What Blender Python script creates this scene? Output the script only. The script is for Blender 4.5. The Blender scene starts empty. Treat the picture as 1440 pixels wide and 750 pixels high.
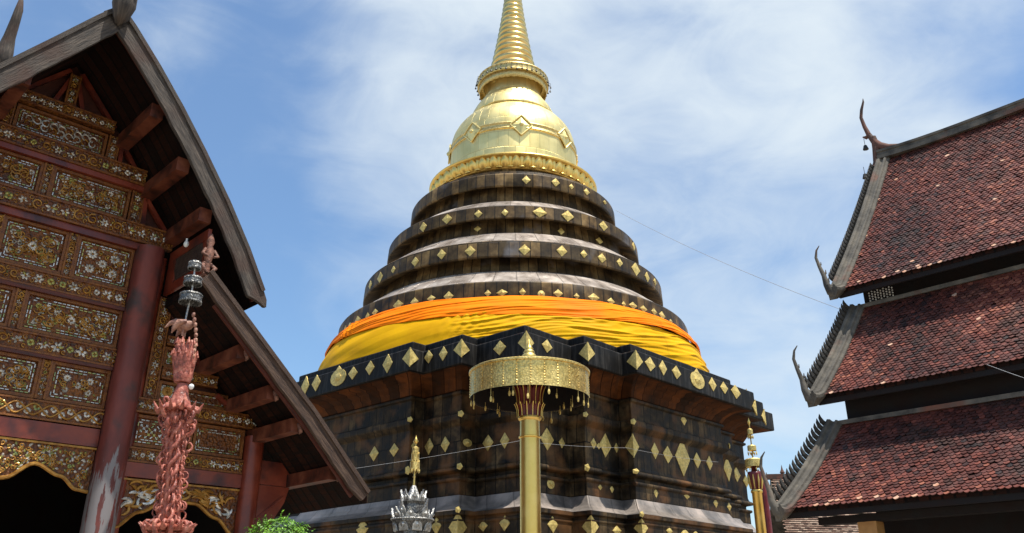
import bpy, math, random
from math import sin, cos, pi, radians as R, atan, tan, sqrt, hypot
from mathutils import Vector, Matrix, noise as mn
random.seed(7)
SC = bpy.context.scene
COL = SC.collection
# ------------------------------------------------------------ camera, sky, sun, exposure
TH = atan(540 / 1200.)
cd = bpy.data.cameras.new('camera'); cam = bpy.data.objects.new('camera', cd); COL.objects.link(cam)
cam.location = (0, 0, 1.6); cam.rotation_euler = (pi / 2 + TH, 0, 0)
cd.sensor_width = 36; cd.lens = 30; cd.shift_y = -45 / 1440.; cd.clip_end = 3000; cd.clip_start = .1
SC.camera = cam
SUN_AZ, SUN_EL = R(126), R(72)          # azimuth clockwise from the view direction
W = bpy.data.worlds.new('World'); SC.world = W; W.use_nodes = True
nt = W.node_tree; nt.nodes.clear(); N = nt.nodes.new; LK = nt.links.new
out = N('ShaderNodeOutputWorld'); bg = N('ShaderNodeBackground'); bg.inputs[1].default_value = .13
sky = N('ShaderNodeTexSky'); sky.sky_type = 'NISHITA'; sky.sun_disc = False
sky.sun_elevation = SUN_EL; sky.sun_rotation = SUN_AZ; sky.air_density = 1.1; sky.dust_density = .6; sky.ozone_density = 2.6
tc = N('ShaderNodeTexCoord'); mp = N('ShaderNodeMapping'); mp.inputs['Scale'].default_value = (1, 1, 1.9)
mp.inputs['Rotation'].default_value = (R(8), R(-22), R(20)); mp.inputs['Location'].default_value = (1.3, 2.4, .2)
LK(tc.outputs['Generated'], mp.inputs[0])
n1 = N('ShaderNodeTexNoise'); n1.inputs['Scale'].default_value = 1.4; n1.inputs['Detail'].default_value = 8; n1.inputs['Roughness'].default_value = .5; n1.inputs['Distortion'].default_value = .35
LK(mp.outputs[0], n1.inputs[0])
n2 = N('ShaderNodeTexNoise'); n2.inputs['Scale'].default_value = 6.5; n2.inputs['Detail'].default_value = 8; n2.inputs['Roughness'].default_value = .6; n2.inputs['Distortion'].default_value = .8
LK(mp.outputs[0], n2.inputs[0])
sx = N('ShaderNodeSeparateXYZ'); LK(tc.outputs['Generated'], sx.inputs[0])
def wm(op, a, b, c=None):
    m = N('ShaderNodeMath'); m.operation = op
    for i, q in enumerate((a, b, c)):
        if q is None: continue
        if isinstance(q, (int, float)): m.inputs[i].default_value = q
        else: LK(q, m.inputs[i])
    return m.outputs[0]
s = wm('MULTIPLY_ADD', n2.outputs[0], .21, n1.outputs[0])
xr = N('ShaderNodeMapRange'); xr.inputs[1].default_value = -.38; xr.inputs[2].default_value = -.02; xr.inputs[3].default_value = -.10; xr.inputs[4].default_value = .11; xr.interpolation_type = 'SMOOTHSTEP'; LK(sx.outputs[0], xr.inputs[0])
s = wm('ADD', s, xr.outputs[0]); s = wm('ADD', s, wm('MULTIPLY_ADD', sx.outputs[2], .26, -.125))      # the cloud bank lies to the right of the spire
rp = N('ShaderNodeMapRange'); rp.inputs[1].default_value = .54; rp.inputs[2].default_value = .84; rp.interpolation_type = 'SMOOTHSTEP'
LK(s, rp.inputs[0])
mul = wm('MULTIPLY', rp.outputs[0], .82)
mul = wm('ADD', mul, .13)
mx = N('ShaderNodeMix'); mx.data_type = 'RGBA'; LK(mul, mx.inputs[0]); hs = N('ShaderNodeHueSaturation'); hs.inputs['Saturation'].default_value = 1.25; LK(sky.outputs[0], hs.inputs['Color']); LK(hs.outputs[0], mx.inputs[6]); mx.inputs[7].default_value = (4.65, 5.2, 5.6, 1)
LK(mx.outputs[2], bg.inputs[0]); LK(bg.outputs[0], out.inputs[0])
sd = bpy.data.lights.new('sun', 'SUN'); sd.energy = 4.8; sd.angle = R(.6); sd.color = (1, .95, .87)
so = bpy.data.objects.new('sun', sd); COL.objects.link(so)
sdir = Vector((sin(SUN_AZ) * cos(SUN_EL), cos(SUN_AZ) * cos(SUN_EL), sin(SUN_EL)))
so.rotation_euler = sdir.to_track_quat('Z', 'Y').to_euler(); so.location = sdir * 80
SC.view_settings.view_transform = 'Standard'; SC.view_settings.look = 'None'; SC.view_settings.gamma = 1
SC.view_settings.exposure = 0.4
# ------------------------------------------------------------ surveying helpers (photo pixel -> sight line)
CAMP = Vector((0, 0, 1.6))
def ray(x, y):
    a = (x - 720) / 1200.; b = (330 - y) / 1200.
    return Vector((a, cos(TH) - b * sin(TH), sin(TH) + b * cos(TH)))
def atY(x, y, Y):
    r = ray(x, y); return CAMP + r * (Y / r.y)
# ------------------------------------------------------------ mesh builder
class MB:
    def __init__(s): s.v = []; s.f = []; s.uv = []; s.m = []; s.a = []
    def face(s, pts, uv=None, m=0, a=0.):
        b = len(s.v); s.v += [tuple(p) for p in pts]; s.f.append(tuple(range(b, b + len(pts))))
        s.uv.append(uv or [(p[0] + p[1], p[2]) for p in pts]); s.m.append(m); s.a.append(a)
    def grid(s, rows, uvs=None, close=False, m=0, a=0., flip=False):
        b = len(s.v); nr = len(rows); nc = len(rows[0])
        for r in rows: s.v += [tuple(p) for p in r]
        for i in range(nr - 1):
            for j in range(nc if close else nc - 1):
                k = (j + 1) % nc
                q = (b + i * nc + j, b + i * nc + k, b + (i + 1) * nc + k, b + (i + 1) * nc + j)
                if flip: q = q[::-1]
                s.f.append(q)
                if uvs:
                    kk = j + 1
                    u = [uvs(i, j), uvs(i, kk), uvs(i + 1, kk), uvs(i + 1, j)]
                    if flip: u = u[::-1]
                else: u = [(0, 0)] * 4
                s.uv.append(u); s.m.append(m); s.a.append(a)
    def box(s, c, h, M=None, m=0, a=0.):
        c = Vector(c); P = []
        for z in (-1, 1):
            for y in (-1, 1):
                for x in (-1, 1):
                    q = Vector((x * h[0], y * h[1], z * h[2]))
                    if M: q = M @ q
                    P.append(c + q)
        for idx, uvd in (((0, 2, 3, 1), (0, 1)), ((4, 5, 7, 6), (0, 1)), ((0, 1, 5, 4), (0, 2)), ((2, 6, 7, 3), (0, 2)), ((0, 4, 6, 2), (1, 2)), ((1, 3, 7, 5), (1, 2))):
            loc = [(h[0] * (1 if i & 1 else -1), h[1] * (1 if i & 2 else -1), h[2] * (1 if i & 4 else -1)) for i in idx]
            s.face([P[i] for i in idx], [(l[uvd[0]] + c[uvd[0]], l[uvd[1]] + c[uvd[1]]) for l in loc], m, a)
    def b2(s, x0, x1, y0, y1, z0, z1, m=0, a=0.): s.box(((x0 + x1) / 2, (y0 + y1) / 2, (z0 + z1) / 2), (abs(x1 - x0) / 2, abs(y1 - y0) / 2, abs(z1 - z0) / 2), None, m, a)
    def lathe(s, prof, n=24, c=(0, 0, 0), m=0, fn=None, cap=True, us=1.):
        rows = []; L = [0]
        for i, (r, z) in enumerate(prof):
            rows.append([(c[0] + (r + (fn(j / n * 2 * pi, i) if fn else 0)) * cos(j / n * 2 * pi), c[1] + (r + (fn(j / n * 2 * pi, i) if fn else 0)) * sin(j / n * 2 * pi), c[2] + z) for j in range(n)])
            if i: L.append(L[-1] + hypot(r - prof[i - 1][0], z - prof[i - 1][1]))
        rr = max(p[0] for p in prof)
        s.grid(rows, lambda i, j: (j / n * 2 * pi * rr * us, L[i]), True, m)
    def tube(s, path, rad, n=8, m=0, ell=1., caps=True):
        P = [Vector(p) for p in path]; rows = []; up = None; L = [0]
        for i, p in enumerate(P):
            t = (P[min(i + 1, len(P) - 1)] - P[max(i - 1, 0)]).normalized()
            if up is None: up = t.orthogonal().normalized() if abs(t.x) > 1e-6 or abs(t.y) > 1e-6 else Vector((1, 0, 0))
            up = (up - t * up.dot(t)).normalized(); sd_ = t.cross(up)
            r = rad[i] if isinstance(rad, (list, tuple)) else rad
            rows.append([p + up * (r * cos(2 * pi * j / n)) + sd_ * (r * ell * sin(2 * pi * j / n)) for j in range(n)])
            if i: L.append(L[-1] + (p - P[i - 1]).length)
        s.grid(rows, lambda i, j: (L[i], j / n * 2 * pi * .1), True, m)
        if caps:
            s.face(rows[0][::-1], None, m); s.face(rows[-1], None, m)
    def pyr(s, c, n, hw, hh, d, m=0, sides=4, up=(0, 0, 1), back=.01):
        c = Vector(c); n = Vector(n).normalized(); up = Vector(up); up = (up - n * up.dot(n)).normalized(); t = up.cross(n)
        ring = [c - n * back + t * (hw * cos(2 * pi * i / sides)) + up * (hh * sin(2 * pi * i / sides)) for i in range(sides)]
        r1 = [p + n * (back + d * .35) for p in ring]; top = c + n * d
        b = len(s.v)
        s.v += [tuple(p) for p in ring + r1] + [tuple(top)]
        for i in range(sides):
            j = (i + 1) % sides
            s.f.append((b + i, b + j, b + sides + j, b + sides + i)); s.f.append((b + sides + i, b + sides + j, b + 2 * sides))
            s.uv += [[(0, 0)] * 4, [(0, 0)] * 3]; s.m += [m, m]; s.a += [0, 0]
    def add(s, o, mo):
        k = len(s.v); s.v += o.v; s.f += [tuple(q + k for q in f) for f in o.f]; s.uv += o.uv; s.m += [q + mo for q in o.m]; s.a += o.a
    def build(s, name, mats, parent=None, smooth=False, loc=None):
        me = bpy.data.meshes.new(name); me.from_pydata(s.v, [], s.f)
        if not isinstance(mats, (list, tuple)): mats = [mats]
        for q in mats: me.materials.append(q)
        uvl = me.uv_layers.new(name='UVMap')
        flat = [c for u in s.uv for p in u for c in p]
        uvl.data.foreach_set('uv', flat)
        me.polygons.foreach_set('material_index', s.m)
        if any(s.a):
            at = me.attributes.new('rnd', 'FLOAT', 'FACE'); at.data.foreach_set('value', s.a)
        me.polygons.foreach_set('use_smooth', [smooth] * len(s.f))
        me.update()
        o = bpy.data.objects.new(name, me); COL.objects.link(o)
        if parent: o.parent = parent
        if loc is not None: o.location = loc
        return o
def thing(name, label, cat, loc=(0, 0, 0), rz=0, group=None):
    o = bpy.data.objects.new(name, None); COL.objects.link(o); o.location = loc; o.rotation_euler = (0, 0, rz)
    o.empty_display_size = .3; return tag(o, label, cat, group)
def tag(o, label, cat, group=None):
    o['label'] = label; o['category'] = cat
    if group: o['group'] = group
    return o
# ------------------------------------------------------------ materials
def mat(name, cols, scale=4., rough=.6, metal=0., bump=0., bscale=None, stretch=(1, 1, 1), coord='Object', rvar=.1, detail=8, contrast=(.35, .65), spec=None, attr=None, streak=None, seams=None, spots=None, seamcol=.25, seamw=.03):
    m = bpy.data.materials.new(name); m.use_nodes = True; t = m.node_tree; t.nodes.clear()
    n = t.nodes.new; l = t.links.new
    o = n('ShaderNodeOutputMaterial'); b = n('ShaderNodeBsdfPrincipled'); l(b.outputs[0], o.inputs[0])
    c = n('ShaderNodeTexCoord'); mp = n('ShaderNodeMapping'); mp.inputs['Scale'].default_value = stretch; l(c.outputs[coord], mp.inputs[0])
    no = n('ShaderNodeTexNoise'); no.inputs['Scale'].default_value = scale; no.inputs['Detail'].default_value = detail; no.inputs['Roughness'].default_value = .62; l(mp.outputs[0], no.inputs[0])
    cr = n('ShaderNodeValToRGB'); e = cr.color_ramp.elements
    k = len(cols); e[0].position = contrast[0]; e[0].color = (*cols[0], 1); e[1].position = contrast[1]; e[1].color = (*cols[-1], 1)
    for i in range(1, k - 1):
        q = e.new(contrast[0] + (contrast[1] - contrast[0]) * i / (k - 1)); q.color = (*cols[i], 1)
    fac = no.outputs[0]
    if attr:
        a = n('ShaderNodeAttribute'); a.attribute_name = attr
        mm = n('ShaderNodeMath'); mm.operation = 'MULTIPLY_ADD'; l(no.outputs[0], mm.inputs[0]); mm.inputs[1].default_value = .35; l(a.outputs['Fac'], mm.inputs[2]); fac = mm.outputs[0]
    l(fac, cr.inputs[0]); col = cr.outputs[0]
    def mixc(f, c1, c2, mode='MIX', fv=None):
        x = n('ShaderNodeMix'); x.data_type = 'RGBA'; x.blend_type = mode
        if f is None: x.inputs[0].default_value = fv
        else: l(f, x.inputs[0])
        l(c1, x.inputs[6])
        if isinstance(c2, tuple): x.inputs[7].default_value = (*c2, 1)
        else: l(c2, x.inputs[7])
        return x.outputs[2]
    if seams:      # (plate width, plate height): upright metal sheets with folded seams, each sheet its own tone
        bt = n('ShaderNodeTexBrick'); l(c.outputs['UV'], bt.inputs[0]); bt.inputs['Scale'].default_value = 1; bt.inputs['Brick Width'].default_value = seams[0]; bt.inputs['Row Height'].default_value = seams[1]
        bt.inputs['Mortar Size'].default_value = seamw; bt.inputs['Mortar Smooth'].default_value = .3; bt.inputs['Color1'].default_value = (*([.38] * 3), 1) if seamcol < .45 else (.8, .8, .8, 1); bt.inputs['Color2'].default_value = (1.8, 1.68, 1.5, 1) if seamcol < .45 else (1.08, 1.06, 1.04, 1); bt.inputs['Mortar'].default_value = (seamcol,) * 3 + (1,)
        bt.offset = .37
        col = mixc(None, col, bt.outputs[0], 'MULTIPLY', .85)
    if streak:     # (colour, amount): runs of dirt or patina down the face
        m2 = n('ShaderNodeMapping'); m2.inputs['Scale'].default_value = streak[2] if len(streak) > 2 else (5, .35, 1); l(c.outputs['UV'], m2.inputs[0])
        n2 = n('ShaderNodeTexNoise'); n2.inputs['Scale'].default_value = 1; n2.inputs['Detail'].default_value = 6; n2.inputs['Roughness'].default_value = .7; l(m2.outputs[0], n2.inputs[0])
        r2 = n('ShaderNodeMapRange'); r2.inputs[1].default_value = .5; r2.inputs[2].default_value = .75; r2.inputs[4].default_value = streak[1]; l(n2.outputs[0], r2.inputs[0])
        col = mixc(r2.outputs[0], col, streak[0])
    if spots:      # (colour, scale, low, high)
        n3 = n('ShaderNodeTexNoise'); n3.inputs['Scale'].default_value = spots[1]; n3.inputs['Detail'].default_value = 5; l(c.outputs['Object'], n3.inputs[0])
        r3 = n('ShaderNodeMapRange'); r3.inputs[1].default_value = spots[2]; r3.inputs[2].default_value = spots[3]; l(n3.outputs[0], r3.inputs[0])
        col = mixc(r3.outputs[0], col, spots[0])
    l(col, b.inputs['Base Color'])
    b.inputs['Metallic'].default_value = metal
    rr = n('ShaderNodeMapRange'); rr.inputs[3].default_value = max(.03, rough - rvar); rr.inputs[4].default_value = min(1, rough + rvar); rr.inputs[1].default_value = .3; rr.inputs[2].default_value = .7
    l(no.outputs[0], rr.inputs[0]); l(rr.outputs[0], b.inputs['Roughness'])
    if spec is not None: b.inputs['Specular IOR Level'].default_value = spec
    if bump:
        nb = n('ShaderNodeTexNoise'); nb.inputs['Scale'].default_value = bscale or scale * 3; nb.inputs['Detail'].default_value = 6; l(mp.outputs[0], nb.inputs[0])
        bp = n('ShaderNodeBump'); bp.inputs['Strength'].default_value = bump; bp.inputs['Distance'].default_value = .02; l(nb.outputs[0], bp.inputs['Height'])
        if seams:
            b3 = n('ShaderNodeBump'); b3.inputs['Strength'].default_value = .6; b3.inputs['Distance'].default_value = .03; b3.invert = True; l(bt.outputs['Fac'], b3.inputs['Height']); l(bp.outputs[0], b3.inputs['Normal']); l(b3.outputs[0], b.inputs['Normal'])
        else: l(bp.outputs[0], b.inputs['Normal'])
    return m
def carved(name, c1, c2, scale=14, metal=.5, rough=.4, disp=.03, dk=.35):   # pierced / chased relief: voronoi bumps, with shade multiplied into the colour of the hollows
    m = mat(name, [c1, c2], 3, rough, metal)
    t = m.node_tree; n = t.nodes.new; l = t.links.new; b = [q for q in t.nodes if q.type == 'BSDF_PRINCIPLED'][0]
    c = n('ShaderNodeTexCoord'); v = n('ShaderNodeTexVoronoi'); v.feature = 'SMOOTH_F1'; v.inputs['Scale'].default_value = scale; v.inputs['Randomness'].default_value = .8; l(c.outputs['Object'], v.inputs[0])
    bp = n('ShaderNodeBump'); bp.inputs['Strength'].default_value = .9; bp.inputs['Distance'].default_value = disp; bp.invert = True; l(v.outputs[0], bp.inputs['Height']); l(bp.outputs[0], b.inputs['Normal'])
    r = n('ShaderNodeMapRange'); r.inputs[1].default_value = .25; r.inputs[2].default_value = .62; r.inputs[3].default_value = 1; r.inputs[4].default_value = dk; l(v.outputs[0], r.inputs[0])
    x = n('ShaderNodeMix'); x.data_type = 'RGBA'; x.blend_type = 'MULTIPLY'; x.inputs[0].default_value = 1
    src = b.inputs['Base Color'].links[0].from_socket; l(src, x.inputs[6]); cb = n('ShaderNodeCombineColor'); l(r.outputs[0], cb.inputs[0]); l(r.outputs[0], cb.inputs[1]); l(r.outputs[0], cb.inputs[2]); l(cb.outputs[0], x.inputs[7]); l(x.outputs[2], b.inputs['Base Color'])
    return m
M = {}
M['ground'] = mat('pale_paving', [(.24, .205, .16), (.33, .29, .24)], .8, .85, bump=.2)
M['copper_wall'] = mat('dark_bronze_sheet', [(.007, .005, .003), (.030, .020, .010), (.10, .068, .034)], 1.3, .6, .0, .5, 5, spec=.2, seams=(.55, 2.6), streak=((.010, .008, .006), .9, (5, .4, 1)), spots=((.15, .068, .024), .8, .52, .70), seamcol=.12)
M['ring_wall'] = mat('brown_bronze_sheet', [(.030, .018, .007), (.088, .056, .023), (.17, .115, .05)], 1.2, .55, .05, .4, 5, spec=.25, seams=(.5, 2.8), streak=((.014, .011, .009), .85, (4, .4, 1)), spots=((.15, .14, .14), .45, .62, .75), seamcol=.12)
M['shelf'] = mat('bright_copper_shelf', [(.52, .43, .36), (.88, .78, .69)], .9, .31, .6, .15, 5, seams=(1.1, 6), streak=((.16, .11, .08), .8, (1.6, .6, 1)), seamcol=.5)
M['cap_black'] = mat('black_lead_sheet', [(.004, .004, .004), (.015, .013, .011)], 1.2, .6, .0, .2, 6, spec=.16, seams=(1.0, 4), streak=((.12, .11, .10), .5, (6, .5, 1)), seamcol=1.6)
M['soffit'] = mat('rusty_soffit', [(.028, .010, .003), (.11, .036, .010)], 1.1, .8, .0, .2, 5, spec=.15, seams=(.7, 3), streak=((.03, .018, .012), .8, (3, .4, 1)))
M['gold'] = mat('gilt_metal', [(.80, .53, .13), (.92, .66, .22)], 2.5, .38, 1., .03, 3, seams=None, rvar=.08)
M['gold_dome'] = mat('gilt_copper_plates', [(.86, .69, .27), (.96, .81, .38)], .8, .46, .9, .16, 2.2, seams=(.6, 1.0), streak=((.72, .52, .17), .5, (2.2, .8, 1)), rvar=.07, seamcol=.72, seamw=.02)
M['gold_spire'] = mat('worn_gilt', [(.68, .46, .15), (.82, .6, .25)], 1.5, .26, 1., .1, 8)
M['gold_rough'] = mat('embossed_gilt', [(.52, .38, .12), (.78, .62, .28)], 9, .42, .8, .6, 22)
M['gold_stud'] = carved('stud_gilt', (.62, .44, .12), (.88, .68, .24), 11, .4, .55, .012, .72)
M['gold_drum'] = carved('chased_gilt', (.82, .56, .16), (.95, .74, .28), 30, .85, .45, .008, .6)
M['gold_lace'] = carved('pierced_gilt', (.36, .24, .08), (.6, .44, .18), 8, .8, .42, .05)
M['yellow'] = mat('yellow_satin', [(.64, .32, .001), (.74, .40, .002)], .5, .7, 0, .08, 3, spec=.1)
M['orange'] = mat('orange_satin', [(.90, .18, .0), (.95, .25, .001)], .5, .7, 0, .08, 3, spec=.1)
M['wood_grey'] = mat('weathered_wood', [(.014, .011, .009), (.058, .046, .037), (.13, .105, .085)], 3.2, .85, 0, .9, 7, (1, 9, 9), 'UV', contrast=(.3, .7), spots=((.06, .03, .02), 1.3, .5, .7))
M['wood_brown'] = mat('brown_aged_wood', [(.016, .008, .005), (.06, .032, .02), (.115, .07, .045)], 3, .8, 0, .9, 7, (1, 9, 9), 'UV', contrast=(.3, .7))
M['purlin'] = mat('orange_red_timber', [(.03, .008, .004), (.12, .027, .011), (.19, .055, .024)], 3, .6, 0, .4, 8, (1, 1, 1), 'Object')
M['wood_red'] = mat('dark_red_timber', [(.04, .009, .005), (.13, .026, .013)], 2.5, .6, 0, .3, 8, (1, 6, 6), 'UV')
M['red_pillar'] = mat('peeling_red_paint', [(.07, .016, .013), (.14, .028, .021), (.20, .045, .032)], 2.2, .6, 0, .3, 9, (1, 1, .35), spots=((.05, .03, .028), 2.5, .52, .7))
M['red_beam'] = mat('red_lacquer', [(.12, .018, .009), (.23, .042, .018)], 2.2, .4, 0, .15, 6, spots=((.05, .012, .01), 2, .5, .65))
M['roof_under'] = mat('shade_dark_boards', [(.004, .0018, .0013), (.032, .009, .004)], 2, .85, 0, .4, 8, (1, 8, 8), 'UV', spec=.2, seams=(.24, 60), seamcol=.1)  # boards coloured near black to carry the shade under the roofs
M['gilt_wood'] = carved('carved_gilt_wood', (.11, .026, .004), (.26, .085, .009), 26, .1, .5, .03)
M['gilt_mould'] = mat('gilt_moulding', [(.11, .028, .005), (.25, .09, .014)], 14, .5, .15, .5, 40)
M['gilt_scroll'] = mat('gilt_scrollwork', [(.22, .09, .012), (.46, .23, .04)], 9, .42, .4, .3, 30)
M['panel_red'] = mat('red_brown_ground', [(.035, .008, .004), (.08, .018, .008)], 8, .5, 0, .3, 30)
M['mirror'] = mat('mirror_glass_mosaic', [(.26, .24, .20), (.78, .76, .70)], 13, .22, .35, .2, 40)
M['mirror_green'] = mat('green_glass_mosaic', [(.16, .24, .12), (.5, .42, .10)], 11, .2, .4, .2, 40)
M['tile'] = mat('glazed_roof_tile', [(.014, .010, .011), (.085, .026, .020), (.185, .050, .034), (.32, .11, .065)], 5, .45, 0, .35, 30, attr='rnd', contrast=(.15, 1.2), rvar=.12, spec=.5, spots=((.03, .024, .02), 1.3, .54, .78))
M['tile_pale'] = mat('pale_new_tile', [(.45, .2, .11), (.62, .4, .28)], 6, .7, attr=None)
M['stucco'] = mat('weathered_stucco', [(.03, .027, .023), (.11, .098, .08), (.19, .165, .13)], 2.4, .9, 0, .6, 12, contrast=(.3, .72), spots=((.20, .08, .05), 1.1, .6, .8))
M['stucco_red'] = mat('flaking_red_stucco', [(.06, .04, .03), (.16, .065, .045)], 3, .85, 0, .5, 12)
M['fin'] = mat('blackened_stucco', [(.018, .017, .015), (.06, .055, .048)], 6, .9, 0, .4, 20)
M['black_iron'] = mat('black_iron', [(.012, .012, .013), (.03, .03, .03)], 5, .5, .5)
M['dark'] = mat('shade_black_timber', [(.003, .002, .002), (.012, .005, .004)], 2, .9, 0, .2, 6)  # black base colour stands for deep shadow under eaves and inside
M['ochre'] = mat('ochre_post', [(.36, .17, .05), (.48, .25, .08)], 3, .6, 0, .2, 9)
M['coral'] = mat('coral_painted_carving', [(.12, .03, .02), (.34, .085, .055), (.50, .19, .13)], 15, .5, 0, .5, 35)
M['coral_worn'] = mat('worn_coral_carving', [(.16, .055, .035), (.46, .24, .16)], 13, .55, 0, .5, 35)
M['bracket'] = mat('dusty_bracket_carving', [(.07, .03, .02), (.30, .13, .085)], 16, .7, 0, .6, 40)
M['silver'] = mat('aged_silver', [(.22, .22, .21), (.62, .61, .58)], 16, .38, .75, .8, 45)
M['silver_dark'] = carved('pierced_silver', (.10, .10, .095), (.36, .35, .33), 45, .7, .45, .012)
M['maroon'] = mat('maroon_lacquer', [(.10, .012, .012), (.17, .02, .018)], 3, .35)
M['leaf'] = mat('fresh_leaf', [(.05, .15, .010), (.17, .36, .02)], 9, .5, 0, attr='rnd', contrast=(.1, 1.1))
M['bark'] = mat('bark', [(.05, .035, .025), (.12, .09, .06)], 9, .9, 0, .5)
M['bulb'] = mat('white_bulb_glass', [(.75, .75, .72), (.85, .85, .82)], 3, .15)
M['cord'] = mat('white_cord', [(.3, .3, .3), (.4, .4, .4)], 3, .6)
M['wire'] = mat('grey_wire', [(.25, .26, .28), (.35, .36, .38)], 3, .6)
M['far_tile'] = mat('old_brown_tile', [(.05, .03, .025), (.20, .11, .075), (.38, .27, .2)], 5, .8, attr='rnd', contrast=(.05, 1.2))
# paint that has flaked off low on the big pillar
def peel(m):
    t = m.node_tree; n = t.nodes.new; l = t.links.new; b = [q for q in t.nodes if q.type == 'BSDF_PRINCIPLED'][0]
    c = n('ShaderNodeTexCoord'); mp = n('ShaderNodeMapping'); mp.inputs['Scale'].default_value = (9, 9, 1.1); l(c.outputs['Object'], mp.inputs[0])
    no = n('ShaderNodeTexNoise'); no.inputs['Scale'].default_value = 1; no.inputs['Detail'].default_value = 7; no.inputs['Roughness'].default_value = .65; l(mp.outputs[0], no.inputs[0])
    sp = n('ShaderNodeSeparateXYZ'); l(c.outputs['Object'], sp.inputs[0])
    h = n('ShaderNodeMapRange'); h.inputs[1].default_value = 2.5; h.inputs[2].default_value = 4.9; h.inputs[3].default_value = .15; h.inputs[4].default_value = -.24; l(sp.outputs[2], h.inputs[0])
    a = n('ShaderNodeMath'); a.operation = 'ADD'; l(no.outputs[0], a.inputs[0]); l(h.outputs[0], a.inputs[1])
    r = n('ShaderNodeMapRange'); r.inputs[1].default_value = .53; r.inputs[2].default_value = .56; l(a.outputs[0], r.inputs[0])
    x = n('ShaderNodeMix'); x.data_type = 'RGBA'; src = b.inputs['Base Color'].links[0].from_socket; l(r.outputs[0], x.inputs[0]); l(src, x.inputs[6]); x.inputs[7].default_value = (.20, .18, .18, 1); l(x.outputs[2], b.inputs['Base Color'])
peel(M['red_pillar'])
# ------------------------------------------------------------ ground
g = MB(); K = 24
g.face([(-1500, -1500, 0), (1500, -1500, 0), (1500, 1500, 0), (-1500, 1500, 0)], [(0, 0), (1, 0), (1, 1), (0, 1)])
g.build('ground', M['ground'])['kind'] = 'structure'

# ============================================================ STUPA
D = 45.
SX, SY = .06, D
stupa = thing('stupa', 'huge dark bronze stupa with round terraces, golden bell and ringed golden spire', 'stupa', (SX, SY, 0), R(-43))
A1, W1, A2, W2, A3 = 10.6, 4.13, 9.89, 6.38, 9.04
def plan(d):
    q = [(A1, W1), (A2, W1), (A2, W2), (A3, W2), (A3, A3), (W2, A3), (W2, A2), (W1, A2), (W1, A1)]
    q = [(x - d, y - d) for x, y in q]; out_ = []
    for k in range(4):
        for x, y in q:
            for _ in range(k): x, y = -y, x
            out_.append((x, y))
    return out_
def sub(poly, n=4):
    r = []
    for i, p in enumerate(poly):
        q = poly[(i + 1) % len(poly)]; L = hypot(q[0] - p[0], q[1] - p[1]); k = max(1, int(L / 1.2))
        for t in range(k): r.append((p[0] + (q[0] - p[0]) * t / k, p[1] + (q[1] - p[1]) * t / k))
    return r
def tier(name, prof, mt, extra=None):
    b = MB(); base = plan(0); per = [0]
    for i in range(len(base)):
        p, q = base[i], base[(i + 1) % len(base)]; per.append(per[-1] + hypot(q[0] - p[0], q[1] - p[1]))
    rows = []
    for d, z in prof: rows.append([(x, y, z) for x, y in plan(d)])
    L = [0]
    for i in range(1, len(prof)): L.append(L[-1] + hypot(prof[i][0] - prof[i - 1][0], prof[i][1] - prof[i - 1][1]))
    b.grid(rows, lambda i, j: (per[j], L[i]), True)
    o = b.build(name, mt, stupa)
    bv = o.modifiers.new('bevel', 'BEVEL'); bv.width = .025; bv.segments = 2; bv.limit_method = 'ANGLE'
    return o
low = tier('plinth', [(-1.9, 0), (-1.9, .7), (-1.6, .8), (-1.6, 1.4), (-1.1, 1.6), (-1.1, 2.2), (-.6, 2.4), (-.45, 2.7), (-.3, 2.75), (-.3, 3.0), (-.12, 3.1), (-.12, 4.86), (-.16, 4.9), (-.16, 4.98), (-.10, 5.0), (-.10, 5.1), (-.22, 5.13), (-.22, 5.29)], M['copper_wall'])
M['base_shelf'] = mat('shaded_copper_shelf', [(.12, .11, .10), (.34, .29, .25), (.55, .45, .38)], .5, .42, .35, .2, 5, seams=(1.4, 6), streak=((.10, .09, .085), .7, (1.2, .6, 1)), seamcol=.5)  # darker copy of the copper shelf, its shade put into the colour
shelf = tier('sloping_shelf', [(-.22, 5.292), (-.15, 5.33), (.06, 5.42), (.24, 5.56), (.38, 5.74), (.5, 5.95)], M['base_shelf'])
wall = tier('base_wall', [(.5, 5.952), (.5, 6.46), (.42, 6.5), (.40, 6.56), (.42, 6.62), (.62, 6.64), (.62, 6.8), (.36, 6.86), (.33, 6.92), (.36, 7.0), (.48, 7.06), (.52, 7.2), (.52, 8.62), (.44, 8.68), (.30, 8.8), (.27, 8.84), (.27, 9.06), (.33, 9.1), (.5, 9.12), (.5, 9.84), (.38, 9.9), (.38, 10.0), (.46, 10.03)], M['copper_wall'])
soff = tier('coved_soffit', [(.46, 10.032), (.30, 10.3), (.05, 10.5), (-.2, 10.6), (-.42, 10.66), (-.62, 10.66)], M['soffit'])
band = tier('cornice_band', [(-.62, 10.662), (-.74, 10.66), (-.76, 10.7), (-.76, 11.56), (-.72, 11.6), (-.04, 11.74), (0, 11.76), (0, 12.16), (.04, 12.2), (2.5, 12.5), (6, 12.55)], M['cap_black'])
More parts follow.
